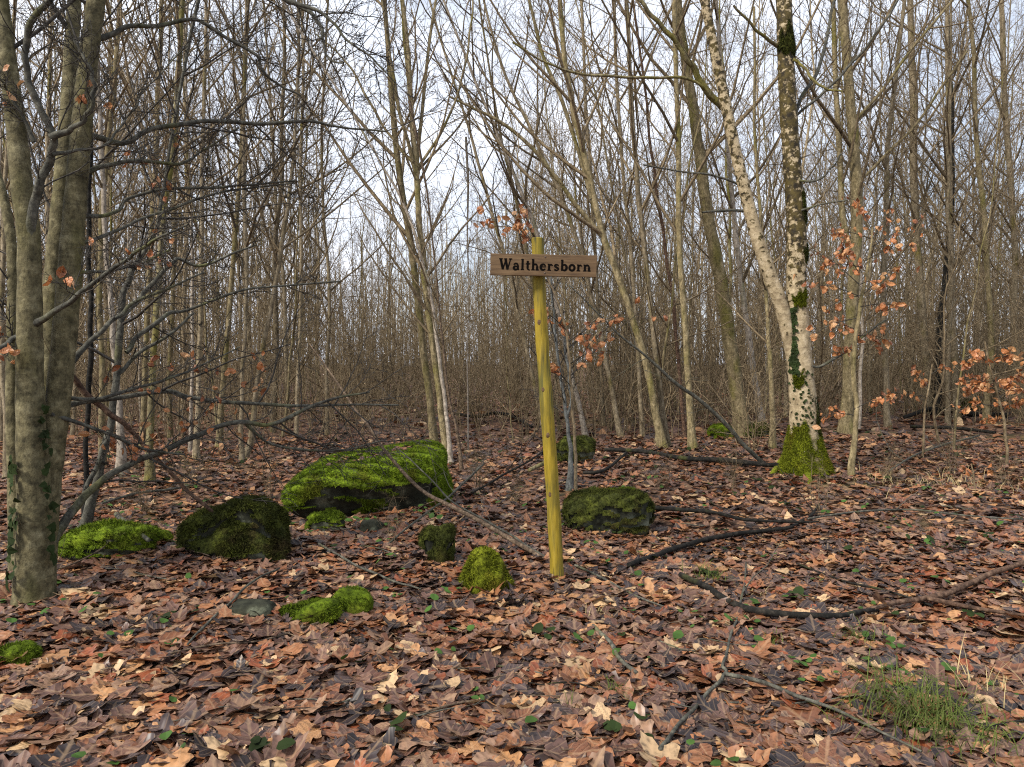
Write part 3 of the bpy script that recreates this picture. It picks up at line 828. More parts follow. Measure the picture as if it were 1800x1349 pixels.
for li_, (path, o0, dr) in enumerate(blimbs):
    o0 = {0: 0.02, 3: 0.22, 4: 0.26, 5: 0.22, 6: 0.02, 7: 0.02, 8: 0.08, 9: 0.14, 10: 0.16, 11: 0.18, 12: 0.22, 13: 0.2, 14: 0.2, 16: 0.1, 17: 0.02}.get(li_, o0)
    dr = {0: -0.35, 6: -0.35}.get(li_, dr)
    pts, rr = px_path(path, BD + o0, dr, 6); rr = rr * 0.8
    pts = wobble(pts, 0.010, brng)
    rr = rr * (1 + 0.6 * np.exp(-np.linalg.norm(pts - pts[0], axis=1) / 0.10))
    mb = MB(); mb.tubes(pts, rr, 8)
    mb.build('limb', M['limb'], beech, bb)
    p_, r_ = resample(pts, rr, 16); lP.append(p_); lR.append(r_)
lP, lR = np.array(lP), np.array(lR)
b2, r2 = grow(lP, lR, 13, 0.2, 1.0, 0.34, 0.2, (25, 65), 0.03, 8, 0.009, 0.0040, 0.13, brng, 1.8)
bc_.tubes(b2, r2, 4)
b3, r3 = grow(b2, r2, 6, 0.2, 1.0, 0.5, 0.3, (25, 60), 0.03, 5, 0.008, 0.0026, 0.13, brng)
bc_.tubes(b3, r3, 3)
b4, r4 = grow(b3, r3, 4, 0.2, 1.0, 0.5, 0.3, (25, 60), 0.03, 3, 0.008, 0.0019, 0.13, brng)
bc_.tubes(b4, r4, 3)
bc_.build('crown', M['twigdark'], beech, bb)
BEECH_TW = (b2, b3)

# --- the pale forked tree on the right, mossy foot
TG = G(1416, 832)
TD = TG.y
forked = thing('forked_tree', 'pale tan forked tree with bright mossy foot right of the signpost', 'tree', TG)
tb = np.array(TG)
trng = np.random.default_rng(9)
main = [(1416, 842, 96), (1416, 820, 84), (1414, 795, 66), (1413, 765, 55), (1412, 720, 50), (1408, 660, 46), (1404, 600, 42), (1401, 540, 38), (1400, 480, 35), (1400, 400, 34), (1393, 300, 32), (1386, 200, 31), (1381, 100, 30), (1378, 0, 28)]
fork = [(1398, 640, 34), (1384, 580, 32), (1372, 535, 32), (1350, 475, 31), (1330, 415, 30), (1312, 345, 28), (1296, 280, 26), (1280, 205, 25), (1262, 120, 23), (1248, 50, 21), (1238, 0, 20)]
tc_ = MB()
for i, st in enumerate((main, fork)):
    pts, rr = px_path(st, TD, (0, -0.2)[i], 8); rr = rr * (0.94, 0.76)[i]
    pts, rr = extend(pts, rr, 14.0, trng, 0.03)
    nz_ = 1 + 0.035 * np.sin(np.arange(len(rr)) * 1.1) * trng.uniform(0.3, 1, len(rr))
    mb = MB(); mb.tubes(pts, rr * nz_, 22)
    mb.build('trunk', M[('birch', 'birch2')[i]], forked, tb)
    crown(tc_, pts, rr, trng, 16, 6, 5, 0.5, 0.25, (30, 60), 0.08)
    if i == 0:
        MAINP, MAINR = pts, rr
tl = [
    ([(1283, 200, 14), (1262, 180, 13), (1240, 158, 12), (1222, 125, 11), (1205, 100, 10), (1185, 70, 9), (1155, 38, 8), (1128, 5, 7), (1110, -20, 5)], 0.0, -0.5, 'mossy'),
    ([(1255, 175, 5), (1215, 140, 5), (1150, 137, 5), (1080, 135, 5), (1010, 128, 4), (960, 110, 4), (900, 75, 3)], -0.1, -0.8, 'mossy'),
    ([(1330, 375, 6), (1290, 370, 5), (1255, 372, 5), (1235, 374, 3)], 0.0, -0.3, 'limb'),
    ([(1318, 335, 4), (1260, 310, 4), (1200, 302, 3), (1130, 290, 3)], 0.0, -0.3, 'limb'),
    ([(1396, 205, 6), (1412, 165, 6), (1440, 120, 6), (1462, 20, 5), (1475, -20, 5)], 0.1, 0.5, 'limb'),
    ([(1395, 105, 6), (1413, 118, 5), (1428, 140, 5), (1450, 155, 4), (1480, 162, 3)], -0.1, -0.3, 'mossy'),
    ([(1396, 205, 5), (1440, 170, 5), (1490, 120, 5), (1540, 60, 4), (1585, -10, 4)], 0.1, -0.4, 'limb'),
    ([(1408, 370, 4), (1450, 358, 3), (1490, 352, 3)], -0.1, -0.2, 'limb'),
    ([(1405, 318, 5), (1435, 318, 4), (1460, 298, 3), (1480, 270, 3)], -0.1, -0.2, 'limb'),
    ([(1372, 85, 7), (1350, 70, 6), (1325, 48, 5), (1290, 10, 4)], 0.0, -0.3, 'mossy'),
    ([(1418, 640, 6), (1440, 645, 5), (1480, 622, 5), (1520, 590, 4), (1560, 560, 3)], -0.1, 0.1, 'limb'),
]
lP, lR = [], []
for path, o0, dr, mt in tl:
    pts, rr = px_path(path, TD + o0, dr, 6); pts = wobble(pts, 0.015, trng)
    mb = MB(); mb.tubes(pts, rr, 7); mb.build('limb', M[mt], forked, tb)
    p_, r_ = resample(pts, rr, 14); lP.append(p_); lR.append(r_)
q2, s2 = grow(np.array(lP), np.array(lR), 6, 0.3, 1.0, 0.3, 0.2, (25, 60), 0.03, 6, 0.009, 0.0045, 0.12, trng, 1.5)
tc_.tubes(q2, s2, 3)
q3, s3 = grow(q2, s2, 4, 0.2, 1.0, 0.45, 0.3, (25, 60), 0.03, 4, 0.008, 0.003, 0.13, trng); tc_.tubes(q3, s3, 3)
tc_.build('crown', M['twig'], forked, tb)
# mossy foot and moss collars on it
def collar(pts, rr, z0, z1, az0, az1, swell, mat, name, seed, blades, ragged=0.3, blen=0.04):
    rng = np.random.default_rng(seed)
    nz_, na = 16, 30
    zs = np.linspace(z0, z1, nz_); az = np.linspace(az0, az1, na)
    cx_ = np.interp(zs, pts[:, 2], pts[:, 0]); cy_ = np.interp(zs, pts[:, 2], pts[:, 1]); r_ = np.interp(zs, pts[:, 2], rr)
    A, Z = np.meshgrid(az, np.arange(nz_))
    tfrac = Z / (nz_ - 1)
    edge = np.minimum(np.minimum(tfrac, 1 - tfrac) * 4 if z0 > tb[2] + 0.3 else (1 - tfrac) * 3, 1)
    edge = np.minimum(edge, np.minimum(A - az0, az1 - A) * 4 if az1 - az0 < 6.2 else 1)
    rgz = sum(np.sin(A * k + rng.random() * 6) for k in (2, 3, 5, 8)) * ragged * (z1 - z0) * 0.16 * tfrac
    lumpy = sum(np.sin(A * k1 + Z * k2 + rng.random() * 6) for k1, k2 in ((4, 0.7), (7, 1.1), (11, -0.9), (3, 1.7))) * 0.10
    rad_ = r_[Z] + (swell * (0.75 + lumpy)) * np.clip(edge, 0, 1) - 0.01 * (1 - np.clip(edge, 0, 1))
    V = np.stack([cx_[Z] + rad_ * np.cos(A), cy_[Z] + rad_ * np.sin(A), zs[Z] + rgz], -1).reshape(-1, 3)
    i = (np.arange(nz_ - 1)[:, None] * na + np.arange(na - 1)[None]).ravel()
    F = np.stack([i, i + 1, i + na + 1, i + na], -1)
    if z0 > tb[2] + 0.3:          # a ragged round cushion, not a band
        uu = (A - (az0 + az1) / 2) / ((az1 - az0) / 2); vv = tfrac * 2 - 1
        msk = (uu ** 2 + vv ** 2 + sum(np.sin(A * k1 + Z * k2 + rng.random() * 6) for k1, k2 in ((5, .8), (9, -1.1), (14, .6))) * 0.22).ravel()
        F = F[msk[F].mean(1) < 0.85]
    mo = link(name, mesh_np(name, V - tb, F), M[mat], forked)
    fu = fuzz(V - tb, F, np.ones(len(F), bool), blades, blen, blen * 0.16, rng, 0.2)
    fo = link('moss_fronds', mesh_np('moss_fronds', fu[0], None, fu[1], smooth=False), M[mat], mo); fo['kind'] = 'stuff'
zg = tb[2]
collar(MAINP, MAINR, zg - 0.08, zg + 0.60, -4.75, 1.55, 0.028, 'mossyellow', 'moss', 3, 24000, 0.45, 0.028)
zz = lambda py: float(P(1400, py, TD).z)
for (ya, yb, a0, a1, sw, mt) in ((510, 544, -2.4, -0.8, .022, 'mossyellow'), (425, 465, -1.2, 0.3, .014, 'mossdark'), (330, 400, -1.2, 0.6, .016, 'mossdark'), (55, 105, -2.9, 0.3, .02, 'mossdark'), (690, 775, -1.0, 0.3, .02, 'mossdark'), (652, 684, -2.6, -1.7, .014, 'mossyellow')):
    collar(MAINP, MAINR, zz(yb), zz(ya), a0, a1, sw, mt, 'moss', int(ya), 1800, 0.9, 0.024)
# mossy roots at the foot
for rx, ry in (((1352, 838), (1398, 815)), ((1470, 838), (1432, 818)), ((1425, 856), (1418, 822))):
    a, b = np.array(G(*rx)), np.array(G(*ry)) + [0, 0.1, 0.12]
    mb = MB(); m_ = (a + b) / 2 + [0, 0, 0.02]
    c = catmull(np.array([np.append(a - [0, 0, 0.03], 0.03), np.append(m_, 0.06), np.append(b, 0.11)]), 6)
    mb.tubes(c[:, :3], c[:, 3], 9); mb.build('root', M['mossyellow'], forked, tb)

# --- ivy leaves climbing trunks
def ivy_on(root, base, pts_, n, size, rng, name='ivy'):
    V, T = [], []
    sh = np.array([(0, -0.5, 0), (0.5, -0.25, 0), (0.32, 0.15, 0.05), (0, 0.6, 0), (-0.32, 0.15, 0.05), (-0.5, -0.25, 0)])
    tr = np.array([(0, 1, 2), (0, 2, 3), (0, 3, 4), (0, 4, 5)])
    for k in range(n):
        c, nrm = pts_(rng)
        nrm = nrm + rng.normal(0, 0.3, 3); nrm /= np.linalg.norm(nrm)
        u = np.cross(nrm, rng.normal(0, 1, 3)); u /= np.linalg.norm(u); v = np.cross(nrm, u)
        s = size * rng.uniform(0.6, 1.3)
        V.append(c + s * (sh[:, :1] * u + sh[:, 1:2] * v + sh[:, 2:] * nrm) + nrm * 0.012); T.append(tr + 6 * k)
    o = link(name, mesh_np(name, np.concatenate(V) - base, None, np.concatenate(T), smooth=False), M['ivy'], root)
    o['kind'] = 'stuff'
def on_trunk(pts, rr, z0, z1, a0, a1):
    def f(rng):
        z = rng.uniform(z0, z1); a = rng.normal((a0 + a1) / 2, (a1 - a0) / 3)
        c = np.array([np.interp(z, pts[:, 2], pts[:, 0]), np.interp(z, pts[:, 2], pts[:, 1]), z]); r = np.interp(z, pts[:, 2], rr)
        nrm = np.array([math.cos(a), math.sin(a), 0.1])
        return c + nrm * r, nrm
    return f
ivy_on(forked, tb, on_trunk(MAINP, MAINR, zz(660), zz(545), -2.7, -2.1), 170, 0.055, trng)
ivy_on(forked, tb, on_trunk(MAINP, MAINR, zz(760), zz(655), -2.7, -1.0), 80, 0.035, trng)
bs, br = px_path(stems[0], BD, 0)
ivy_on(beech, bb, on_trunk(bs[:40], br[:40], 0.25, 1.3, -0.5, -0.1), 34, 0.05, brng)
ivy_on(beech, bb, on_trunk(bs[:40], br[:40], 0.15, 1.0, -2.6, -1.8), 46, 0.05, brng)

# --- trees read off the photograph one by one
pole('slim dark nearly black stem right behind the left beech', [(150, 870, 13), (152, 760, 12), (158, 660, 13), (160, 560, 12), (156, 450, 12), (157, 330, 11), (160, 200, 10), (163, 60, 9), (165, 0, 9)], 'dark', D=6.6, H_=8, n=(12, 5, 4), t0=0.3, twig='twigdark')
hb, hp, hr, hbase = pole('grey crooked small tree with many bent limbs right of the beech', [(148, 925, 24), (170, 850, 20), (188, 770, 18), (202, 690, 17), (210, 600, 17), (214, 540, 16), (222, 500, 15), (240, 462, 13), (268, 420, 11), (285, 350, 9), (300, 250, 7)], 'limb', D=6.3, H_=6.0, n=(16, 6, 5), t0=0.25, twig='twigdark', ang=(35, 75), up=0.04,
     forks=(([(215, 560, 12), (240, 530, 12), (262, 505, 11), (300, 465, 10), (315, 455, 8), (350, 468, 7), (400, 450, 6), (450, 430, 4)], 0.6),
            ([(222, 620, 11), (245, 590, 11), (285, 560, 10), (300, 550, 9), (330, 545, 7), (420, 512, 6), (470, 505, 5), (600, 495, 4)], 0.9),
            ([(205, 660, 10), (240, 625, 9), (270, 605, 8), (310, 580, 7), (340, 550, 5)], 0.5),
            ([(190, 770, 12), (165, 830, 11), (140, 880, 10)], -0.2)))
pole('thin mossy yellow trunk behind the crooked tree', [(262, 852, 22), (264, 780, 18), (266, 690, 17), (272, 600, 16), (277, 520, 15), (284, 420, 14), (296, 320, 14), (308, 200, 13), (316, 90, 12), (320, 0, 11)], 'mossy', H_=12)
pole('pale trunk with round branch scars behind the crooked tree', [(214, 838, 24), (212, 760, 18), (206, 680, 15), (200, 600, 14), (195, 540, 13), (188, 460, 12), (184, 380, 12), (178, 260, 11), (172, 120, 10)], 'pale', H_=12)
pole('straight slender trunk left of the blocky mossy stone', [(345, 808, 15), (348, 700, 13), (352, 560, 12), (354, 420, 11), (356, 280, 10), (360, 140, 9), (362, 0, 8)], 'pole', H_=13)
pole('pale thin trunk close behind the straight slender one', [(334, 800, 9), (338, 650, 8), (338, 500, 8), (336, 380, 7), (330, 240, 7), (325, 100, 6)], 'pale', H_=12, n=(14, 5, 4))
pole('crooked rooted trunk curving up left of the boulder', [(428, 810, 17), (440, 780, 15), (446, 720, 13), (462, 620, 12), (478, 530, 11), (496, 430, 10), (512, 320, 9), (520, 200, 8)], 'pole', H_=12)
pole('slim twin trunk beside the crooked rooted one', [(425, 812, 12), (424, 740, 11), (428, 620, 10), (434, 500, 10), (430, 380, 10), (428, 250, 9), (430, 120, 8), (432, 0, 7)], 'pole', H_=13)
pole('olive trunk standing left of the twin trunks', [(385, 790, 16), (392, 680, 14), (402, 560, 13), (412, 430, 12), (422, 300, 11), (430, 150, 10), (436, 0, 9)], 'olive', H_=13)
pole('dark upright trunk seen through the beech limbs', [(300, 790, 12), (298, 650, 12), (306, 480, 11), (306, 330, 11), (312, 180, 10), (318, 0, 9)], 'olive', D=13.5, H_=13)
pole('tall mossy trunk with many side twigs above the beech limbs', [(250, 800, 14), (256, 640, 13), (262, 480, 13), (270, 350, 12), (276, 230, 12), (280, 100, 11), (285, 0, 10)], 'olive', D=11.5, H_=13, n=(24, 6, 5))
pole('slender trunk behind the boulder left end', [(520, 770, 10), (524, 650, 9), (530, 500, 9), (528, 380, 8), (530, 240, 8), (534, 100, 7)], 'pole', H_=11)
pole('thin pale trunk above the boulder middle', [(575, 765, 10), (575, 640, 9), (580, 520, 8), (570, 400, 8), (566, 300, 7)], 'pole', H_=9)
pole('left trunk of the tall pair right behind the boulder', [(768, 806, 22), (757, 720, 19), (747, 640, 18), (738, 560, 18), (728, 470, 17), (715, 390, 17), (704, 320, 16), (694, 230, 15), (686, 140, 14), (680, 60, 12), (676, 0, 11)], 'olive', H_=12, n=(22, 6, 5), L1=0.33)
pole('right trunk of the tall pair, forking high above the boulder', [(785, 812, 20), (776, 720, 17), (765, 640, 16), (753, 550, 16), (744, 460, 15), (737, 390, 15), (732, 300, 14)], 'olive', H_=7.6, n=(16, 6, 5), L1=0.33,
     forks=(([(732, 310, 10), (722, 270, 9), (706, 210, 8), (692, 140, 8), (680, 60, 6), (672, 0, 6)], -0.3),
            ([(732, 300, 9), (738, 240, 9), (745, 160, 8), (756, 70, 7), (766, 0, 6)], 0.3),
            ([(730, 300, 8), (722, 200, 8), (714, 100, 8), (705, 0, 7)], 0.1),
            ([(734, 295, 7), (752, 270, 7), (785, 215, 6), (812, 140, 5), (826, 60, 5), (832, 0, 4)], 0.4),
            ([(728, 290, 7), (690, 245, 6), (655, 190, 6), (620, 125, 5), (590, 90, 4), (555, 60, 3)], 0.3)))
pole('third slim stem leaning beside the tall pair', [(792, 815, 12), (785, 730, 10), (776, 660, 10), (766, 580, 9), (752, 500, 8), (735, 430, 8), (705, 350, 7), (660, 270, 5)], 'pale', H_=7.5, n=(14, 6, 4))
pole('thin brown sapling right of the boulder', [(812, 830, 9), (806, 770, 8), (796, 730, 7), (788, 690, 7), (780, 620, 6), (770, 520, 5), (760, 420, 4)], 'stick', H_=5, n=(14, 6, 4), t0=0.3)
pole('very thin straight sapling left of the signpost', [(823, 795, 4), (822, 700, 4), (822, 600, 3), (824, 500, 3)], 'pale', H_=5, n=(12, 5, 4), t0=0.3)
pole('blue grey sapling rising right behind the signpost', [(1000, 862, 16), (1004, 815, 12), (1001, 775, 10), (996, 735, 9), (990, 690, 8), (982, 640, 7), (976, 590, 7), (972, 540, 5), (968, 470, 4)], 'bluegrey', H_=1.9, n=(12, 6, 3), t0=0.3, ang=(35, 70),
     forks=(([(996, 740, 7), (1003, 700, 6), (998, 650, 6), (992, 600, 5), (990, 560, 4)], 0.1),), twig='twigdark')
# the bundle of stems leaning left behind the sign
pole('olive double trunk leaning left right of the sign board', [(1165, 788, 22), (1152, 720, 19), (1135, 640, 18), (1112, 560, 17), (1088, 490, 17), (1062, 420, 17), (1044, 350, 16), (1026, 270, 15), (1008, 190, 14), (992, 100, 13), (984, 0, 12)], 'olive', H_=12, n=(22, 6, 5),
     forks=(([(1062, 420, 12), (1020, 370, 11), (975, 310, 10), (935, 260, 9), (880, 215, 8), (830, 190, 6), (790, 170, 5)], -0.4), ([(1040, 350, 10), (1018, 270, 9), (985, 170, 9), (955, 100, 8), (930, 0, 7)], 0.4)))
pole('leaning pale trunk just right of the sign post', [(1092, 770, 14), (1076, 690, 12), (1060, 610, 11), (1040, 520, 11), (1016, 430, 10), (985, 340, 10), (952, 270, 9), (915, 190, 8), (880, 110, 7), (850, 0, 6)], 'pole', H_=11)
pole('leaning stem crossing behind the sign board', [(1030, 770, 13), (1010, 680, 12), (990, 590, 11), (968, 500, 10), (940, 400, 10), (905, 310, 9), (868, 220, 8), (830, 130, 7), (795, 40, 6)], 'pale', H_=11)
pole('leftmost leaning stem left of the sign post', [(958, 762, 12), (940, 680, 11), (922, 600, 10), (900, 500, 9), (878, 420, 9), (850, 320, 8), (825, 230, 7), (800, 150, 6)], 'pole', H_=10)
pole('thin leaning stem parallel to the sign post', [(985, 760, 9), (965, 660, 8), (945, 550, 8), (925, 440, 8), (905, 340, 7), (880, 240, 6), (860, 120, 5)], 'olive', D=14.5, H_=11)
pole('slim upright trunk behind the leaning stems', [(1062, 750, 10), (1055, 620, 10), (1048, 480, 9), (1040, 340, 9), (1030, 180, 8), (1022, 0, 8)], 'pole', D=15.5, H_=13)
pole('upright trunk between the leaning stems and the straight pair', [(1130, 775, 12), (1124, 680, 11), (1118, 560, 10), (1108, 430, 10), (1095, 300, 9), (1085, 160, 9), (1080, 0, 8)], 'pole', D=13.0, H_=13)
pole('left trunk of the straight pair left of the forked tree', [(1172, 785, 17), (1160, 690, 15), (1148, 580, 14), (1138, 480, 13), (1126, 380, 13), (1116, 270, 12), (1108, 140, 11), (1102, 0, 10)], 'pole', H_=13)
pole('right trunk of the straight pair left of the forked tree', [(1218, 790, 20), (1212, 700, 17), (1206, 600, 16), (1198, 500, 15), (1194, 380, 14), (1192, 250, 13), (1188, 120, 12), (1186, 0, 11)], 'olive', H_=13)
pole('reddish brown thin trunk beside the straight pair', [(1205, 775, 9), (1196, 680, 9), (1186, 560, 9), (1170, 440, 8), (1155, 340, 8), (1142, 240, 7), (1130, 120, 6)], 'redstick', D=12.6, H_=11)
pole('thick straight trunk with ring scars leaning left before the forked tree', [(1308, 768, 36), (1300, 720, 30), (1288, 640, 28), (1277, 560, 27), (1266, 490, 26), (1252, 420, 24), (1240, 350, 23), (1228, 260, 21), (1212, 150, 20), (1198, 60, 18), (1190, 0, 17)], 'olive', H_=14, n=(20, 6, 5), t0=0.35, flare=1.3)
pole('pale slim trunk between the ringed trunk and forked tree', [(1340, 752, 14), (1330, 690, 12), (1318, 600, 11), (1306, 520, 10), (1296, 440, 10), (1288, 360, 9), (1278, 240, 8), (1268, 120, 7)], 'pale', H_=12)
pole('dark thin stem close left of the forked tree', [(1358, 790, 12), (1357, 700, 10), (1354, 640, 9), (1350, 580, 8), (1346, 500, 7), (1340, 420, 6)], 'olive', H_=7)
pole('tall grey brown trunk right behind the forked tree', [(1488, 762, 26), (1490, 690, 23), (1494, 600, 22), (1500, 500, 22), (1506, 400, 22), (1505, 320, 21), (1500, 240, 20), (1492, 150, 18), (1485, 60, 17), (1480, 0, 16)], 'olive', H_=14, n=(22, 6, 5), t0=0.3,
     forks=(([(1500, 470, 12), (1482, 380, 12), (1476, 280, 11), (1470, 160, 10), (1464, 0, 9)], 0.2), ([(1505, 210, 7), (1550, 160, 6), (1600, 90, 6), (1650, 30, 5), (1690, -20, 4)], -0.4), ([(1506, 325, 6), (1560, 270, 6), (1610, 220, 5), (1650, 160, 5), (1700, 90, 4)], -0.5)))
pole('slim upright trunk right of the grey brown trunk', [(1560, 740, 12), (1556, 640, 11), (1552, 520, 11), (1558, 400, 10), (1560, 270, 9), (1575, 130, 8), (1590, 0, 7)], 'pole', D=15, H_=13)
pole('sturdy trunk behind the orange leaves on the right', [(1632, 728, 18), (1628, 640, 16), (1620, 540, 15), (1612, 430, 15), (1606, 320, 14), (1606, 200, 13), (1602, 100, 12), (1600, 0, 11)], 'pole', H_=14, n=(22, 6, 5), t0=0.3)
pole('dark trunk touching the sturdy one on its right', [(1644, 730, 15), (1650, 670, 13), (1650, 600, 12), (1658, 520, 11), (1668, 430, 10), (1674, 320, 9), (1672, 180, 8), (1665, 40, 7)], 'dark', H_=12)
pole('upright pale trunk among right hand stems', [(1682, 720, 12), (1676, 600, 11), (1672, 480, 11), (1670, 360, 10), (1668, 220, 9), (1664, 80, 8)], 'pole', D=17, H_=14)
pole('trunk near the right edge', [(1792, 728, 17), (1788, 640, 14), (1782, 560, 13), (1784, 470, 12), (1780, 360, 11), (1770, 240, 11), (1764, 120, 10), (1760, 0, 9)], 'pole', H_=13)
pole('leaning thin trunk left of the right edge trunk', [(1735, 715, 12), (1742, 600, 11), (1736, 480, 10), (1728, 360, 10), (1716, 240, 9), (1712, 100, 8)], 'olive', D=16, H_=13)
pole('slim trunk at the far left edge behind the beech', [(12, 830, 14), (8, 700, 12), (2, 560, 12), (6, 420, 11), (10, 300, 10), (20, 150, 9), (28, 0, 8)], 'pole', D=9.0, H_=12)
pole('thin upright trunk seen between the beech stems', [(88, 800, 10), (84, 650, 10), (86, 500, 9), (82, 350, 9), (84, 200, 8), (92, 0, 8)], 'pole', D=11.0, H_=13)
pole('trunk covered in ragged bark beside the beech top', [(180, 800, 15), (178, 640, 13), (176, 480, 13), (182, 330, 12), (196, 200, 12), (205, 90, 11), (212, 0, 10)], 'olive', D=9.5, H_=12, n=(24, 6, 5))

# ------------------------------------------------------------------ fill trees, copied from a few grown ones
def make_variant(seed, Ht, lean, mat, n=(24, 7, 5), t0=0.22, r0=0.085):
    rng = np.random.default_rng(seed)
    K = 18
    z = np.linspace(-0.2, Ht, K)
    px = np.cumsum(rng.normal(0, 0.05, K)) + lean * z + 0.02 * lean * z ** 2 * 0
    py = np.cumsum(rng.normal(0, 0.05, K)); px -= px[0]; py -= py[0]
    pts = np.stack([px, py, z], 1)
    rr = 0.56 * r0 * (1 - 0.8 * np.linspace(0, 1, K)) * (1 + 0.4 * np.exp(-np.maximum(z, 0) / 0.25))
    c = catmull(np.hstack([pts, rr[:, None]]), 2)
    mb = MB(); mb.tubes(c[:, :3], c[:, 3], 9)
    tm = mb.build('trunk', M[mat], me_only=True)
    cb = MB(); crown(cb, c[:, :3], c[:, 3], rng, n[0], n[1], n[2], t0, 0.26, (25, 52), 0.10, rmin=0.0042)
    cm = cb.build('crown', M['twig'], me_only=True)
    return tm, cm
VAR = [make_variant(100 + i, 12 + 3.0 * ((i * 37) % 10) / 10, (-0.02, 0.0, 0.015, -0.01, 0.03, 0.0, -0.03, 0.01, -0.12, -0.16)[i], ('pole', 'pole', 'olive', 'pale', 'pole', 'olive', 'pole', 'mossy', 'pole', 'olive')[i], r0=(0.08, 0.10, 0.09, 0.07, 0.11, 0.08, 0.09, 0.085, 0.075, 0.08)[i], t0=(0.2, 0.25, 0.18, 0.3, 0.2, 0.15, 0.22, 0.2, 0.15, 0.15)[i]) for i in range(10)]
SECT = [(-400, 90, 'at the left edge behind the beech', 'trees behind the left beech'), (90, 250, 'right of the beech trunks', 'trees behind the left beech'),
        (250, 400, 'above the blocky mossy stone', 'trees left behind the boulder'), (400, 560, 'above the boulder left end', 'trees left behind the boulder'),
        (560, 740, 'above the boulder middle', 'trees straight behind'), (740, 900, 'just left of the sign board', 'trees straight behind'),
        (900, 1060, 'behind the sign board', 'trees behind the leaning stems'), (1060, 1240, 'behind the straight pair of trunks', 'trees behind the leaning stems'),
        (1240, 1390, 'left of the forked pale tree', 'trees behind the forked tree'), (1390, 1520, 'right of the forked pale tree', 'trees behind the forked tree'),
        (1520, 1670, 'behind the orange leaved young beech', 'trees at the right'), (1670, 2300, 'at the right edge', 'trees at the right')]
TONE = {'pole': 'grey brown', 'olive': 'olive', 'pale': 'pale', 'mossy': 'mossy'}
VMAT = ('pole', 'pole', 'olive', 'pale', 'pole', 'olive', 'pole', 'mossy', 'pole', 'olive')
spots = list(TREE_SPOTS) + [(TG.x, TG.y), (BG.x, BG.y)]
frng = random.Random(3)
nfill = 0
for tries in range(9000):
    if nfill >= 255: break
    px = frng.uniform(-160, 1960)
    D = math.sqrt(frng.uniform(12.0 ** 2, 46.0 ** 2))
    if 560 < px < 900 and D < 27: continue
    if 520 < px < 940 and D < 20: continue
    x = (px - 900) / FPX * D
    if any((x - a) ** 2 + (D - b) ** 2 < (0.9 if D < 30 else 1.2) ** 2 for a, b in spots): continue
    spots.append((x, D)); nfill += 1
    vi = frng.choice((8, 9, 8, 9, 0, 6)) if 880 < px < 1160 and D < 30 else frng.randrange(8)
    s = frng.uniform(0.8, 1.12)
    if 540 < px < 920: s *= 0.80
    lab = next(a for a in SECT if a[0] <= px < a[1])
    w = frng.uniform(0.5, 1.15)
    wd = 'thin' if w < 0.7 else ('slender' if w < 0.95 else 'sturdier')
    row = 'front' if D < 19 else ('middle' if D < 30 else 'far')
    lab_t = f"{wd} {TONE[VMAT[vi]]} {'leaning ' if vi >= 8 else ''}bare trunk in the {row} rows {lab[2]}"
    root = thing('bare_tree', lab_t, 'tree', (x, D, H(x, D)), lab[3])
    root.rotation_euler = (frng.uniform(-0.05, 0.05), frng.uniform(-0.05, 0.05), frng.uniform(-0.5, 0.5) if vi >= 8 else frng.uniform(0, 6.28))
    root.scale = (s, s, s)
    tk_ = link('trunk', VAR[vi][0], None, root); tk_.scale = (1, 1, 1); root.scale = (w ** 0.5 * s, w ** 0.5 * s, s); link('crown', VAR[vi][1], None, root)

# ------------------------------------------------------------------ bare bushes
def make_bush(seed, Ht, nst, spread):
    rng = np.random.default_rng(seed)
    a = rng.random(nst) * 6.28; t = rng.uniform(0.1, spread, nst)
    K = 8
    d = np.stack([np.cos(a) * np.sin(t), np.sin(a) * np.sin(t), np.cos(t)], 1)
    p = np.zeros((nst, 3)); p[:, :2] = rng.normal(0, 0.08, (nst, 2)); p[:, 2] = -0.06
    L = Ht * rng.uniform(0.5, 1.1, nst)
    out = [p]
    for k in range(K - 1):
        p = p + d * (L / (K - 1))[:, None]; out.append(p)
        d = d + rng.normal(0, 0.12, d.shape); d /= np.linalg.norm(d, axis=1, keepdims=True)
    S = np.stack(out, 1); Rr = (L * 0.0055)[:, None] * np.linspace(1, 0.3, K)[None]
    mb = MB(); mb.tubes(S, np.maximum(Rr, 0.003), 5)
    st = mb.build('stems', M['twig'], me_only=True)
    b1, r1 = grow(S, Rr, 8, 0.15, 1.0, 0.38, 0.3, (25, 65), 0.02, 6, 0.008, 0.0035, 0.14, rng)
    cb = MB(); cb.tubes(b1, r1, 3)
    b2, r2 = grow(b1, r1, 6, 0.15, 1.0, 0.45, 0.3, (25, 65), 0.02, 4, 0.008, 0.0028, 0.14, rng); cb.tubes(b2, r2, 3)
    return st, cb.build('twigs', M['twig'], me_only=True)
BV = [make_bush(300 + i, (2.2, 2.8, 3.4, 1.8, 2.6)[i], (9, 11, 8, 12, 7)[i], (0.7, 0.6, 0.5, 0.9, 0.7)[i]) for i in range(5)]
nb = 0
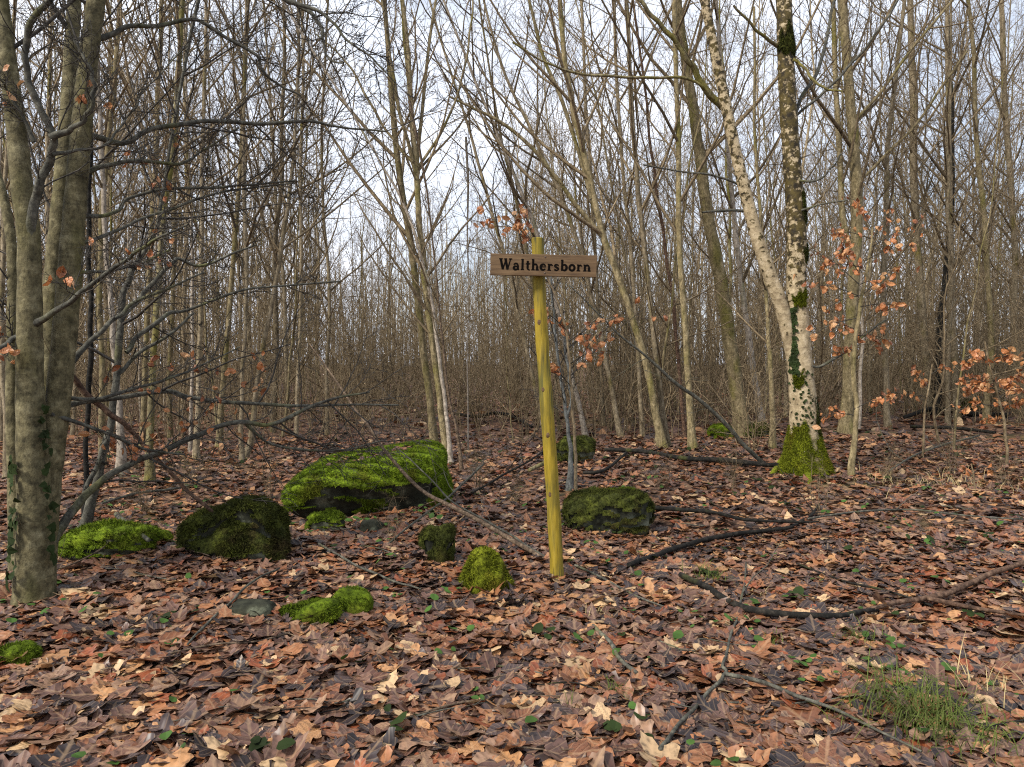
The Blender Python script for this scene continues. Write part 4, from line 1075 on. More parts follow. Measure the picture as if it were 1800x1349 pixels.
for tries in range(4000):
    if nb >= 110: break
    px = frng.uniform(-150, 1950); D = frng.uniform(11.0, 36)
    if 540 < px < 1000 and frng.random() < 0.0: continue
    if 1330 < px < 1800 and D < 15: continue
    if D < 13.5 and 600 < px < 1050: continue
    x = (px - 900) / FPX * D
    if any((x - a) ** 2 + (D - b) ** 2 < 0.35 ** 2 for a, b in spots): continue
    nb += 1
    lab = next(a for a in SECT if a[0] <= px < a[1])
    v = frng.randrange(5); s = frng.uniform(0.75, 1.35)
    row = 'near' if D < 18 else ('middle' if D < 26 else 'far')
    root = thing('bare_bush', f"{('low', 'waist high', 'tall', 'wide spreading', 'sparse')[v]} {'small ' if s < 1 else 'large '}bare twiggy bush, {row}, {lab[2]}", 'bush', (x, D, H(x, D)), 'bare bushes ' + lab[3][6:])
    root.rotation_euler = (0, 0, frng.uniform(0, 6.28)); root.scale = (s, s, s)
    link('stems', BV[v][0], None, root); link('twigs', BV[v][1], None, root)

# low twiggy shoots standing in the leaves nearer the camera
for (px, py, v, s, lab_) in ((255, 905, 3, .30, 'between the long low stone and blocky stone'), (330, 865, 0, .34, 'just beyond the blocky mossy stone'), (470, 880, 4, .28, 'in the gap left of the big boulder'),
        (840, 868, 1, .26, 'between boulder and signpost'), (905, 890, 3, .22, 'just left of the signpost'), (1160, 862, 0, .24, 'beyond the dark mossy block'), (1290, 868, 4, .26, 'left before the mossy tree foot'),
        (1560, 845, 3, .30, 'right of the mossy tree foot'), (1668, 838, 1, .28, 'left of the low orange leaved twigs'), (1765, 858, 0, .30, 'by the right edge on the leaf floor'), (60, 985, 3, .30, 'at the beech foot'),
        (1440, 905, 4, .22, 'on the leaf floor before the mossy tree foot'), (1620, 940, 3, .16, 'above the brown branch at right'), (690, 960, 4, .16, 'in the leaves before the big boulder')):
    g_ = G(px, py)
    root = thing('low_twig_bush', 'knee high bare twiggy shoot ' + lab_, 'bush', g_, 'low twiggy shoots')
    root.rotation_euler = (0, 0, px * 0.7); root.scale = (s, s, s)
    link('stems', BV[v][0], None, root); link('twigs', BV[v][1], None, root)

# ------------------------------------------------------------------ thin saplings, copied
def make_sapling(seed, Ht, lean):
    rng = np.random.default_rng(seed); K = 12
    z = np.linspace(-0.1, Ht, K)
    pts = np.stack([np.cumsum(rng.normal(0, 0.06, K)) + lean * z, np.cumsum(rng.normal(0, 0.06, K)), z], 1)
    rr = 0.024 * (1 - 0.75 * np.linspace(0, 1, K))
    c = catmull(np.hstack([pts, rr[:, None]]), 2)
    mb = MB(); mb.tubes(c[:, :3], c[:, 3], 6); tm = mb.build('stem', M[('pole', 'pale', 'olive', 'twig')[seed % 4]], me_only=True)
    cb = MB(); crown(cb, c[:, :3], c[:, 3], rng, 18, 6, 4, 0.12, 0.24, (30, 65), 0.05, rmin=0.0036)
    return tm, cb.build('twigs', M['twig'], me_only=True)
SV = [make_sapling(500 + i, (5.0, 6.5, 7.5, 4.2, 5.8, 6.0)[i], (0, 0.02, -0.03, 0.05, -0.1, -0.15)[i]) for i in range(6)]
ns = 0
for tries in range(6000):
    if ns >= 250: break
    px = frng.uniform(-120, 1920); D = math.sqrt(frng.uniform(10.5 ** 2, 34 ** 2))
    if 520 < px < 900 and D < 20: continue
    if 1290 < px < 1600 and D < 13: continue
    x = (px - 900) / FPX * D
    if any((x - a) ** 2 + (D - b) ** 2 < 0.45 ** 2 for a, b in spots): continue
    spots.append((x, D)); ns += 1
    lab = next(a for a in SECT if a[0] <= px < a[1])
    v = frng.choice((4, 5, 2)) if 880 < px < 1160 else frng.randrange(4); s = frng.uniform(0.75, 1.2)
    if 540 < px < 920: s *= 0.7
    row = 'front' if D < 17 else ('middle' if D < 25 else 'far')
    hs = 'short' if s * (5.0, 6.5, 7.5, 4.2, 5.8, 6.0)[v] < 5.2 else 'tall'
    root = thing('bare_sapling', f"{hs} {('grey brown', 'pale', 'olive', 'dark')[v % 4]} thin sapling in the {row} rows {lab[2]}", 'sapling', (x, D, H(x, D)), 'thin saplings ' + lab[3][6:])
    root.rotation_euler = (0, 0, frng.uniform(-0.4, 0.4) if v >= 4 else frng.uniform(0, 6.28)); root.scale = (s, s, s)
    link('stem', SV[v][0], None, root); link('twigs', SV[v][1], None, root)

# ------------------------------------------------------------------ undergrowth, a mass of thin shoots nobody could count
urng = np.random.default_rng(88)
NU = 4400
UD = np.where(urng.random(NU) < 0.45, urng.uniform(12.5, 22, NU), np.sqrt(urng.uniform(15 ** 2, 58 ** 2, NU))); upx = urng.uniform(-200, 2000, NU)
UD = np.where((upx > 1330) & (upx < 1800) & (UD < 15.5), UD + 5, UD)
UX = (upx - 900) / FPX * UD; UZ = hgt(UX, UD)
UH = urng.uniform(0.8, 4.4, NU) * np.where(UD < 18, 0.8, 1.0); kk = np.linspace(0, 1, 5)
U_ = np.stack([UX[:, None] + (urng.normal(0, 0.10, (NU, 5)) + urng.normal(0, 0.10, (NU, 1))).cumsum(1), UD[:, None] + urng.normal(0, 0.12, (NU, 5)).cumsum(1), UZ[:, None] - 0.1 + UH[:, None] * kk[None]], -1)
UR = (urng.uniform(0.008, 0.016, NU) * (UD / 30) ** 0.5)[:, None] * (1 - 0.6 * kk)[None]
mb = MB(); mb.tubes(U_, UR, 3)
b1, r1 = grow(U_, UR, 4, 0.1, 1.0, 0.42, 0.3, (30, 75), 0.03, 4, 0.008, 0.006, 0.15, urng); mb.tubes(b1, r1, 3)
tag(mb.build('undergrowth', M['twig']), 'thicket of thin bare shoots under the trees behind', 'thicket', kind='stuff')

# ------------------------------------------------------------------ distant wood, one mass
drng = np.random.default_rng(77)
mb = MB()
ND = 660
D = np.sqrt(drng.uniform(46 ** 2, 105 ** 2, ND)); pxs = drng.uniform(-250, 2050, ND)
X = (pxs - 900) / FPX * D; Z = hgt(X, D)
Ht = drng.uniform(10.5, 15, ND); Ht = np.where((pxs > 560) & (pxs < 900), Ht * 0.95, Ht)
kk = np.linspace(0, 1, 6)
T_ = np.stack([X[:, None] + drng.normal(0, 0.15, (ND, 6)).cumsum(1), D[:, None] + drng.normal(0, 0.1, (ND, 6)).cumsum(1), Z[:, None] + Ht[:, None] * kk[None]], -1)
TR = drng.uniform(0.05, 0.10, ND)[:, None] * (1 - 0.75 * kk)[None]
mb.tubes(T_, TR, 5)
b1, r1 = grow(T_, TR, 13, 0.15, 0.98, 0.25, 0.5, (25, 50), 0.1, 4, 0.011, 0.009, 0.1, drng); mb.tubes(b1, r1, 3)
b2, r2 = grow(b1, r1, 3, 0.2, 1.0, 0.5, 0.3, (25, 60), 0.05, 3, 0.01, 0.007, 0.1, drng); mb.tubes(b2, r2, 3)
o = mb.build('distant_wood', M['pole'])
tag(o, 'far bare wood that closes the view behind the trees', 'woodland', kind='stuff')

# ------------------------------------------------------------------ fallen branches and sticks
def fallen(label, path, mat='stick', lift=0.0, name='fallen_branch', side=(), lifts=None, twigs=0, seed=1, D=None):
    rng = np.random.default_rng(seed + int(path[0][0]))
    pts = []
    for i, (x, y, w) in enumerate(path):
        g = np.array(G(x, y)); r = w / 2 * g[1] / FPX
        r *= 0.68; pts.append(np.append(g + [0, 0, r * 0.8 + lift + 0.022], r))
    c = catmull(np.array(pts), 5)
    c[:, 2] = np.maximum(c[:, 2], hgt(c[:, 0], c[:, 1]) + c[:, 3] * 0.6)
    base = c[0, :3].copy()
    q = wobble(c[:, :3], 0.008, rng)
    rr = c[:, 3] * (1 + 0.10 * np.sin(np.arange(len(c)) * 1.9) * rng.uniform(0.2, 1.0, len(c)))
    t = thing(name, label, 'branch', base)
    mb = MB(); mb.tubes(np.vstack([q[0], q, q[-1]]), np.concatenate([[0.001], rr, [0.001]]), 8)
    mb.build('stick', M[mat], t, base)
    for sp in side:
        pts = []
        for i, (x, y, w) in enumerate(sp):
            g = np.array(G(x, y)); r = w / 2 * g[1] / FPX; pts.append(np.append(g + [0, 0, r + lift + 0.025], r))
        cc = catmull(np.array(pts), 5); mb = MB(); mb.tubes(cc[:, :3], cc[:, 3], 6); mb.build('side_branch', M[mat], t, base)
    if twigs:
        p_, r_ = resample(q, rr, 14)
        b, r = grow(p_, r_, twigs, 0.2, 1.0, 0.25, 0.2, (25, 60), 0.02, 5, 0.008, 0.002, 0.15, rng)
        b[..., 2] = np.maximum(b[..., 2], hgt(b[..., 0], b[..., 1]) + 0.005)
        for k in range(len(b)):
            mb = MB(); mb.tubes(b[k], r[k], 4); mb.build('side_twig', M[mat], t, base)
    return t

def leaning(label, path, D0_, D1_, mat='stick', name='leaning_branch', twigs=6, rmin=0.002):
    n = len(path)
    pts = []
    for i, (x, y, w) in enumerate(path):
        D = D0_ + (D1_ - D0_) * i / (n - 1)
        pts.append(np.append(np.array(P(x, y, D)), w / 2 * D / FPX * 0.66))
    pts = np.array(pts); pts[0, 2] = min(pts[0, 2], H(pts[0, 0], pts[0, 1]) + pts[0, 3])
    c = catmull(pts, 6); rng = np.random.default_rng(int(path[0][0]))
    q = wobble(c[:, :3], 0.008, rng); base = q[0].copy()
    t = thing(name, label, 'branch', base)
    mb = MB(); mb.tubes(np.vstack([q[0], q, q[-1]]), np.concatenate([[0.001], c[:, 3], [0.001]]), 8); mb.build('stick', M[mat], t, base)
    if twigs:
        p_, r_ = resample(q, c[:, 3], 14)
        b, r = grow(p_, r_, twigs, 0.25, 1.0, 0.2, 0.2, (25, 60), 0.02, 5, 0.008, rmin, 0.15, rng)
        b2, r2 = grow(b, r, 3, 0.2, 1.0, 0.4, 0.2, (25, 60), 0.0, 3, 0.008, rmin * 0.8, 0.15, rng)
        for k in range(len(b)):
            mb = MB(); mb.tubes(b[k], r[k], 4); st_ = mb.build('side_twig', M[mat], t, base)
            for j in range(3):
                mb = MB(); mb.tubes(b2[3 * k + j], r2[3 * k + j], 3); mb.build('twiglet', M[mat], st_, base)
    return t

gD = lambda x, y: G(x, y).y
leaning('long pale bare stick leaning across the boulder down to the post foot', [(1000, 1008, 12), (960, 985, 12), (880, 938, 12), (790, 888, 11), (740, 862, 10), (690, 808, 9), (650, 755, 7), (615, 705, 6), (580, 655, 5), (545, 605, 3)], gD(1000, 1008), 7.0, 'stick', twigs=4)
leaning('red brown broken branch caught in the beech, slanting to the stones', [(505, 968, 5), (440, 938, 8), (395, 915, 9), (340, 872, 10), (290, 822, 11), (250, 780, 11), (222, 748, 13), (185, 722, 15), (150, 690, 15), (128, 662, 14), (108, 638, 8)], gD(505, 968), 4.75, 'redstick', twigs=5)
leaning('mossy dead trunk leaning down left of the forked tree', [(1345, 818, 12), (1310, 785, 12), (1270, 740, 11), (1225, 700, 10), (1185, 672, 9), (1140, 630, 7), (1090, 590, 5), (1045, 545, 4), (1000, 500, 3)], gD(1345, 818), 9.2, 'limb', twigs=8, rmin=0.004)
leaning('thin grey stick rising from the post foot to the boulder corner', [(992, 1000, 6), (930, 962, 7), (880, 930, 6), (800, 885, 5), (745, 830, 4), (700, 790, 3)], gD(992, 1000) - 0.05, 6.9, 'limb', twigs=3)
leaning('slanting thin stick before the boulder right end', [(655, 980, 5), (720, 925, 6), (780, 880, 6), (820, 845, 6), (850, 815, 4)], gD(655, 980), 7.6, 'limb', twigs=4)
fallen('mossy dark log lying left of the forked tree foot', [(1062, 798, 10), (1130, 802, 11), (1200, 815, 12), (1270, 820, 13), (1330, 825, 13), (1372, 828, 12)], 'dark', 0.02, name='fallen_log', twigs=8)
fallen('bent dark branch in front of the mossy stone behind the sapling', [(1025, 843, 8), (1055, 842, 9), (1080, 826, 8), (1100, 806, 7)], 'dark', 0.04)
fallen('dark branch with pale broken end beside the mossy block', [(1068, 902, 9), (1120, 908, 11), (1190, 916, 11), (1250, 920, 10), (1310, 932, 9), (1390, 937, 7), (1440, 935, 5)], 'dark', 0.06, twigs=5)
fallen('black forked branch lying right of the post foot', [(1105, 1007, 13), (1150, 990, 14), (1210, 970, 13), (1270, 955, 12), (1340, 945, 10), (1390, 938, 9), (1425, 915, 7), (1440, 895, 5)], 'dark', 0.015, twigs=6)
fallen('long curved dark branch in the right foreground', [(1196, 1026, 14), (1245, 1052, 17), (1290, 1080, 19), (1340, 1094, 19), (1400, 1100, 18), (1470, 1100, 15), (1540, 1088, 12)], 'dark', 0.02, twigs=6)
fallen('brown bare branch rising to the right edge in the foreground', [(1525, 1090, 10), (1590, 1078, 13), (1640, 1068, 15), (1700, 1048, 15), (1750, 1026, 14), (1810, 1005, 12), (1880, 985, 8)], 'redstick', 0.03, side=([(1630, 1072, 9), (1700, 1090, 8), (1760, 1098, 6), (1830, 1105, 4)],))
fallen('forked grey twig standing over leaves in the right foreground', [(1160, 1342, 12), (1215, 1275, 10), (1262, 1222, 10), (1275, 1205, 9), (1272, 1180, 8), (1290, 1120, 7), (1305, 1060, 6), (1312, 1000, 4)], 'limb', 0.02, side=([(1276, 1210, 8), (1340, 1222, 7), (1400, 1245, 7), (1470, 1272, 6), (1540, 1310, 5), (1620, 1345, 4)],), twigs=3)
fallen('short green grey stick in the centre foreground', [(1042, 1112, 10), (1068, 1140, 12), (1088, 1170, 11), (1118, 1202, 11)], 'limb', 0.01)
fallen('thin brown bent twig in the centre foreground', [(720, 1280, 6), (790, 1258, 6), (850, 1245, 6), (920, 1240, 5), (990, 1240, 4)], 'stick', 0.01)
fallen('grey thin twig over the flat stone', [(330, 1150, 6), (370, 1110, 7), (410, 1070, 7), (450, 1035, 6), (490, 1012, 5)], 'limb', 0.02)
fallen('long thin twig in the left foreground', [(300, 1162, 5), (380, 1148, 6), (460, 1140, 5), (560, 1110, 5), (640, 1090, 4)], 'stick', 0.01)
fallen('thin twig in leaves left of the pointed stone', [(560, 968, 5), (620, 1005, 6), (680, 1030, 6), (740, 1050, 4)], 'limb', 0.02, twigs=3)
fallen('pale broken stump stick between the two left stones', [(205, 932, 13), (225, 955, 13), (262, 985, 11)], 'limb', 0.10)
fallen('long straight stick lying far right on the leaves', [(1420, 925, 5), (1500, 912, 5), (1600, 908, 5), (1700, 918, 4), (1800, 925, 4)], 'limb', 0.03, twigs=6)
fallen('dark twig lying behind the long straight stick', [(1400, 1000, 4), (1480, 1030, 5), (1560, 1052, 6), (1640, 1078, 5)], 'dark', 0.01, twigs=4)
fallen('thin twig between post foot and grass tuft', [(1010, 1005, 6), (1060, 1028, 6), (1120, 1060, 5), (1180, 1085, 3)], 'limb', 0.01)
fallen('big dark fallen trunk lying far at the right', [(1590, 745, 10), (1640, 730, 13), (1700, 738, 12), (1770, 742, 12)], 'dark', 0.08, name='fallen_log', twigs=8)
fallen('lower dark log under the far right trunk', [(1600, 757, 8), (1680, 760, 9), (1750, 768, 8)], 'dark', 0.03, name='fallen_log', twigs=6)
fallen('grey bare fallen branch before the far right logs', [(1560, 842, 4), (1600, 815, 5), (1650, 795, 6), (1720, 775, 5)], 'limb', 0.05, twigs=8)
fallen('dark arched fallen branch in the middle gap behind the boulder', [(800, 740, 8), (840, 745, 9), (870, 738, 9), (900, 745, 8), (935, 765, 7)], 'dark', 0.10, twigs=8)
fallen('mossy rotten branch left behind the post', [(930, 840, 10), (952, 828, 11), (972, 820, 10)], 'mossy', 0.04)
fallen('tangle branch lying between boulder and post', [(830, 880, 5), (880, 850, 6), (925, 825, 5), (960, 800, 4)], 'dark', 0.05, twigs=10)
fallen('thin dark branch between the left stones and crooked tree', [(180, 925, 6), (240, 905, 7), (300, 895, 6), (340, 885, 4)], 'limb', 0.18, twigs=6)
fallen('bare twiggy branch lying at the beech foot', [(5, 1060, 4), (60, 1038, 5), (120, 1025, 5), (190, 985, 4), (250, 950, 3)], 'stick', 0.08, twigs=8)
# small loose twigs strewn about: a countable few dozen, alike
tw_rng = random.Random(21)
LANDMARK = [(982, 1027, 'signpost foot'), (852, 1030, 'pointed mossy stone'), (768, 975, 'small dark mossy stone'), (570, 1080, 'flat mossy slab'), (440, 1085, 'bare grey stone'), (398, 970, 'blocky mossy stone'),
            (62, 1050, 'beech foot'), (18, 1170, 'mossy cushion at the left edge'), (1062, 930, 'dark mossy block'), (1340, 1090, 'curved dark branch'), (1700, 1048, 'brown branch at the right edge'),
            (1625, 1275, 'large grass tuft'), (1275, 1205, 'forked grey twig'), (1080, 1155, 'short green grey stick'), (850, 1248, 'bent brown twig'), (1416, 830, 'mossy tree foot'), (1240, 1015, 'grass tuft by the dark branch'),
            (1700, 860, 'yellowish grass'), (1600, 908, 'long straight stick'), (1250, 960, 'black forked branch'), (250, 1250, 'bottom left corner'), (600, 1290, 'bottom edge left of centre')]
for k in range(84):
    y = tw_rng.uniform(850, 1340) if k < 46 else tw_rng.uniform(790, 960); x = tw_rng.uniform(40, 1780)
    a = tw_rng.uniform(-0.5, 0.5) + (math.pi if tw_rng.random() < .5 else 0); L = tw_rng.uniform(60, 170) * (y - 640) / 500
    pth = [(x + math.cos(a) * L * t, min(1400, y + math.sin(a) * L * t * 0.5 + tw_rng.uniform(-6, 6)), (3.5 - 1.5 * t) * (0.5 + (y - 640) / 700)) for t in (0, 0.35, 0.7, 1.0)]
    lm = min(LANDMARK, key=lambda q: (q[0] - x) ** 2 + ((q[1] - y) * 1.6) ** 2)
    side_ = ('left of' if x < lm[0] else 'right of') if abs(x - lm[0]) > 1.3 * abs(y - lm[1]) else ('beyond' if y < lm[1] else 'in front of')
    size_ = 'short' if L < 60 else ('long' if L > 110 else 'thin')
    t = fallen(f"{size_} {('grey', 'brown', 'black')[k % 3]} {'forked' if k % 2 else 'plain'} twig lying {side_} the {lm[2]}", pth, ('limb', 'stick', 'dark')[k % 3], 0.012, name='loose_twig', twigs=2 if k % 2 else 0)
    t['category'] = 'twig'; t['group'] = 'loose twigs on the leaves'

# ------------------------------------------------------------------ leaves
def maple():
    ang = np.radians([270, 300, 325, 345, 8, 30, 52, 70, 90, 110, 128, 150, 172, 195, 215, 240])
    r = np.array([0.30, 0.50, 0.64, 0.50, 0.84, 0.72, 0.50, 0.82, 0.96, 0.82, 0.50, 0.72, 0.84, 0.50, 0.64, 0.50]) * 0.53
    V = np.stack([np.cos(ang) * r, np.sin(ang) * r, 0 * r], 1)
    V = np.vstack([[0, -0.05, 0], V]); n = len(V) - 1
    T = [(0, i + 1, (i + 1) % n + 1) for i in range(n)]
    return V, np.array(T)
def beech_leaf():
    yv = np.array([-0.5, -0.28, 0.0, 0.28, 0.52]); wv = np.array([0.0, 0.24, 0.31, 0.22, 0.0])
    V = [(0, yv[0], 0)]
    for y, w in zip(yv[1:4], wv[1:4]): V += [(-w, y, 0), (0, y, 0), (w, y, 0)]
    V.append((0, yv[4], 0))
    T = [(0, 2, 1), (0, 3, 2)]
    for k in range(2):
        a = 1 + 3 * k
        T += [(a, a + 1, a + 4), (a, a + 4, a + 3), (a + 1, a + 2, a + 5), (a + 1, a + 5, a + 4)]
    T += [(7, 8, 10), (8, 9, 10)]
    return np.array(V, float), np.array(T)
def maple_fine():
    V0, _ = maple()
    ring = V0[1:]
    n = len(ring); k = 32
    a0 = np.unwrap(np.arctan2(ring[:, 1], ring[:, 0])); r0 = np.hypot(ring[:, 0], ring[:, 1])
    aa = a0[0] + np.arange(k) * 2 * np.pi / k
    rr_ = np.interp(aa, np.append(a0, a0[0] + 2 * np.pi), np.append(r0, r0[0])) * (1 + 0.05 * np.cos(np.arange(k) * np.pi))
    out = np.stack([np.cos(aa) * rr_, np.sin(aa) * rr_, 0 * aa], 1)
    a2 = aa[::2]; inn = np.stack([np.cos(a2) * 0.24, np.sin(a2) * 0.24, 0 * a2], 1)
    V = np.vstack([[[0, -0.03, 0]], inn, out])
    T = [(0, 1 + i, 1 + (i + 1) % 16) for i in range(16)]
    for i in range(16):
        a, b = 1 + i, 1 + (i + 1) % 16; o = 17 + 2 * i; o1 = 17 + 2 * i + 1; o2 = 17 + (2 * i + 2) % 32
        T += [(a, o, o1), (a, o1, b), (b, o1, o2)]
    return V, np.array(T)
SHAPES = [maple(), beech_leaf(), maple_fine()]
PAL = np.array([(0.180, 0.073, 0.036), (0.265, 0.113, 0.051), (0.080, 0.037, 0.025), (0.36, 0.185, 0.082), (0.028, 0.019, 0.019), (0.150, 0.080, 0.055), (0.44, 0.295, 0.16), (0.060, 0.040, 0.037), (0.20, 0.056, 0.022), (0.105, 0.056, 0.042), (0.235, 0.138, 0.086)])
PALP = np.array([0.13, 0.12, 0.14, 0.07, 0.12, 0.12, 0.045, 0.12, 0.05, 0.12, 0.07]); PALP = PALP / PALP.sum()

def leaf_batch(shape, pos, size, tilt, rng, crinkle=0.035, curl=0.34):
    V0, T0 = shape
    n, m = len(pos), len(V0)
    c1 = rng.normal(0.0, curl, (n, 1)); c2 = rng.normal(0.0, curl, (n, 1)); fo = rng.normal(0.03, 0.20, (n, 1))
    x = V0[None, :, 0] * rng.uniform(0.8, 1.1, (n, 1)); y = V0[None, :, 1] + 0 * x
    z = c1 * x ** 2 + c2 * y ** 2 + fo * np.abs(x) + rng.normal(0, crinkle, (n, m)) * (np.hypot(x, y) > 0.12)
    if m > 40:      # fine leaf: rolling waves and turned-up rims instead of sharp folds
        z = c1 * 0.8 * x ** 2 + c2 * 0.8 * y ** 2 + fo * 0.7 * np.abs(x)
        for _ in range(3):
            z = z + rng.normal(0, 0.022, (n, 1)) * np.sin(x * rng.uniform(4, 14, (n, 1)) + y * rng.uniform(-14, 14, (n, 1)) + rng.random((n, 1)) * 6)
        z = z + rng.uniform(-0.3, 0.7, (n, 1)) * np.maximum(np.hypot(x, y) - 0.3, 0)
        x = x * (1 + 0.05 * np.sin(9 * y + rng.random((n, 1)) * 6)); y = y * rng.uniform(0.8, 1.1, (n, 1))
    L = np.stack([x, y, z], -1) * np.asarray(size)[:, None, None]
    az = rng.random(n) * 6.283
    tx, ty = rng.normal(0, tilt, n), rng.normal(0, tilt, n)
    ca, sa = np.cos(az)[:, None], np.sin(az)[:, None]
    X = L[..., 0] * ca - L[..., 1] * sa; Y = L[..., 0] * sa + L[..., 1] * ca; Z = L[..., 2]
    Z = Z + X * np.tan(tx)[:, None] + Y * np.tan(ty)[:, None]
    W = np.stack([X, Y, Z], -1) + np.asarray(pos)[:, None]
    col = PAL[rng.choice(len(PAL), n, p=PALP)] * rng.uniform(0.75, 1.25, (n, 1))
    col = np.repeat(np.hstack([col, np.ones((n, 1))])[:, None], m, 1)
    lc = np.repeat(V0[None], n, 0)
    T = T0[None] + np.arange(n)[:, None, None] * m
    return W.reshape(-1, 3), T.reshape(-1, 3), col.reshape(-1, 4), lc.reshape(-1, 3)

def free_of_stones(x, y, k=0.92):
    ok = np.ones(len(x), bool)
    for sx_, sy_, rx, ry in STONES:
        ok &= ((x - sx_) / (rx * k)) ** 2 + ((y - sy_) / (ry * k)) ** 2 > 1
    return ok
lrng = np.random.default_rng(42)
parts = []
off = 0
def litter(N, D0_, D1_, size, zmax, shape_i, tilt):
    global off
    D = np.sqrt(lrng.uniform(D0_ ** 2, D1_ ** 2, N)); x = lrng.uniform(-0.84, 0.84, N) * D + lrng.normal(0, 0.2, N)
    ok = free_of_stones(x, D); x, D = x[ok], D[ok]
    z = hgt(x, D) + lrng.uniform(0.004, zmax, len(x))
    s = size * np.clip(lrng.lognormal(0, 0.32, len(x)), 0.45, 1.5)
    W, T, c, lc = leaf_batch(SHAPES[shape_i], np.stack([x, D, z], 1), s, tilt, lrng)
    parts.append((W, T + off, c, lc)); off += len(W)
litter(4400, 2.0, 4.8, 0.158, 0.034, 2, 0.10)
litter(1500, 2.0, 4.8, 0.14, 0.02, 0, 0.08)
litter(5200, 4.8, 6.5, 0.140, 0.030, 0, 0.10)
litter(10000, 2.0, 6.5, 0.085, 0.034, 1, 0.15)
litter(11000, 6.5, 13.0, 0.130, 0.035, 0, 0.16)
litter(11000, 6.5, 13.0, 0.100, 0.04, 1, 0.20)
litter(10000, 13.0, 30.0, 0.18, 0.04, 1, 0.22)
me = mesh_np('leaf_litter', np.concatenate([p[0] for p in parts]), None, np.concatenate([p[1] for p in parts]), True, {'col': np.concatenate([p[2] for p in parts]), 'lc': np.concatenate([p[3] for p in parts])})
LIT = link('leaf_litter', me, M['leaf'], ground)
tag(LIT, 'carpet of brown maple and beech leaves', kind='stuff')
# the nearest, topmost leaves one by one
LM = []
for k in range(36):
    W, T, c, lc = leaf_batch(SHAPES[2 if k % 5 < 3 else 1], np.zeros((1, 3)), [1.0], 0.0, lrng, 0.04, 0.45)
    m_ = mesh_np('fallen_leaf', W, None, T, True, {'col': c, 'lc': lc}); m_.materials.append(M['leaf']); LM.append(m_)
taken = []
cnt = 0
while cnt < 180:
    D = math.sqrt(lrng.uniform(2.55 ** 2, 4.6 ** 2)); x = lrng.uniform(-0.72, 0.72) * D
    if not free_of_stones(np.array([x]), np.array([D]))[0] or any((x - a) ** 2 + (D - b) ** 2 < 0.01 for a, b in taken): continue
    taken.append((x, D)); cnt += 1
    k = int(lrng.integers(36))
    o = link('fallen_leaf', LM[k], None, ground, (x, D, H(x, D) + lrng.uniform(0.026, 0.042)))
    s = (0.15 if k % 5 < 3 else 0.10) * lrng.uniform(0.75, 1.35)
    o.scale = (s, s, s); o.rotation_euler = (lrng.normal(0, 0.13), lrng.normal(0, 0.13), lrng.random() * 6.28)
for sx_, sy_, rx, ry in STONES[:-1] if False else STONES:
    if sy_ > 9: continue
    for q_ in range(7):
        a_ = lrng.random() * 6.28; f_ = lrng.uniform(0.95, 1.12)
        x, D = sx_ + math.cos(a_) * rx * f_, sy_ + math.sin(a_) * ry * f_
        o = link('fallen_leaf', LM[int(lrng.integers(36))], None, ground, (x, D, H(x, D) + lrng.uniform(0.03, 0.06)))
        s_ = 0.11 * lrng.uniform(0.7, 1.3); o.scale = (s_, s_, s_); o.rotation_euler = (lrng.normal(0, 0.5), lrng.normal(0, 0.5), lrng.random() * 6.28)
for q_ in range(12):
    a_ = lrng.random() * 6.28; x, D = sg.x + math.cos(a_) * 0.085, sg.y + math.sin(a_) * 0.085
    o = link('fallen_leaf', LM[int(lrng.integers(36))], None, ground, (x, D, H(x, D) + lrng.uniform(0.03, 0.06)))
    s_ = 0.12 * lrng.uniform(0.7, 1.2); o.scale = (s_, s_, s_); o.rotation_euler = (0.5 * math.sin(a_) , -0.5 * math.cos(a_), lrng.random() * 6.28)
# leaves resting in the boulder's hollow
hp_ = []
W = _bV + np.array(BOULDER.location)
topv = W[W[:, 2] > bz + 0.36]
sel = topv[(np.abs(topv[:, 0] - bp.x - 0.05) < 0.42) & (np.abs(topv[:, 1] - 7.72) < 0.22)]
if len(sel):
    q = sel[lrng.integers(0, len(sel), 60)] + np.stack([lrng.normal(0, .03, 60), lrng.normal(0, .03, 60), lrng.uniform(0.03, 0.045, 60)], 1)
    a = leaf_batch(SHAPES[1], q, 0.085 * lrng.uniform(.7, 1.3, 60), 0.25, lrng)
    o = link('boulder_leaves', mesh_np('boulder_leaves', a[0], None, a[1], False, {'col': a[2], 'lc': a[3]}), M['leaf'])
    tag(o, 'drift of brown leaves lying in the hollow on top of the boulder', 'leaves', kind='stuff')

# withered orange leaves still on twigs, each leaf its own part
OP = np.array([(0.36, 0.130, 0.042), (0.44, 0.19, 0.07), (0.27, 0.088, 0.03), (0.52, 0.28, 0.125)])
OM = []
for k in range(10):
    W, T, c, lc = leaf_batch(SHAPES[1], np.zeros((1, 3)), [1.0], 0.0, lrng, 0.05, 0.9)
    c[:, :3] = OP[k % 4] * lrng.uniform(0.85, 1.15)
    m_ = mesh_np('withered_leaf', W, None, T, False, {'col': c, 'lc': lc}); m_.materials.append(M['leaf']); OM.append(m_)
def hang_leaves(root, base, pts, size, rng, name='withered_leaf'):
    for p in pts:
        o = link(name, OM[int(rng.integers(10))], None, root, Vector(p) - Vector(base))
        s = size * rng.uniform(0.7, 1.3); o.scale = (s, s, s)
        o.rotation_euler = (rng.uniform(0.9, 2.2), rng.normal(0, 0.5), rng.random() * 6.28)

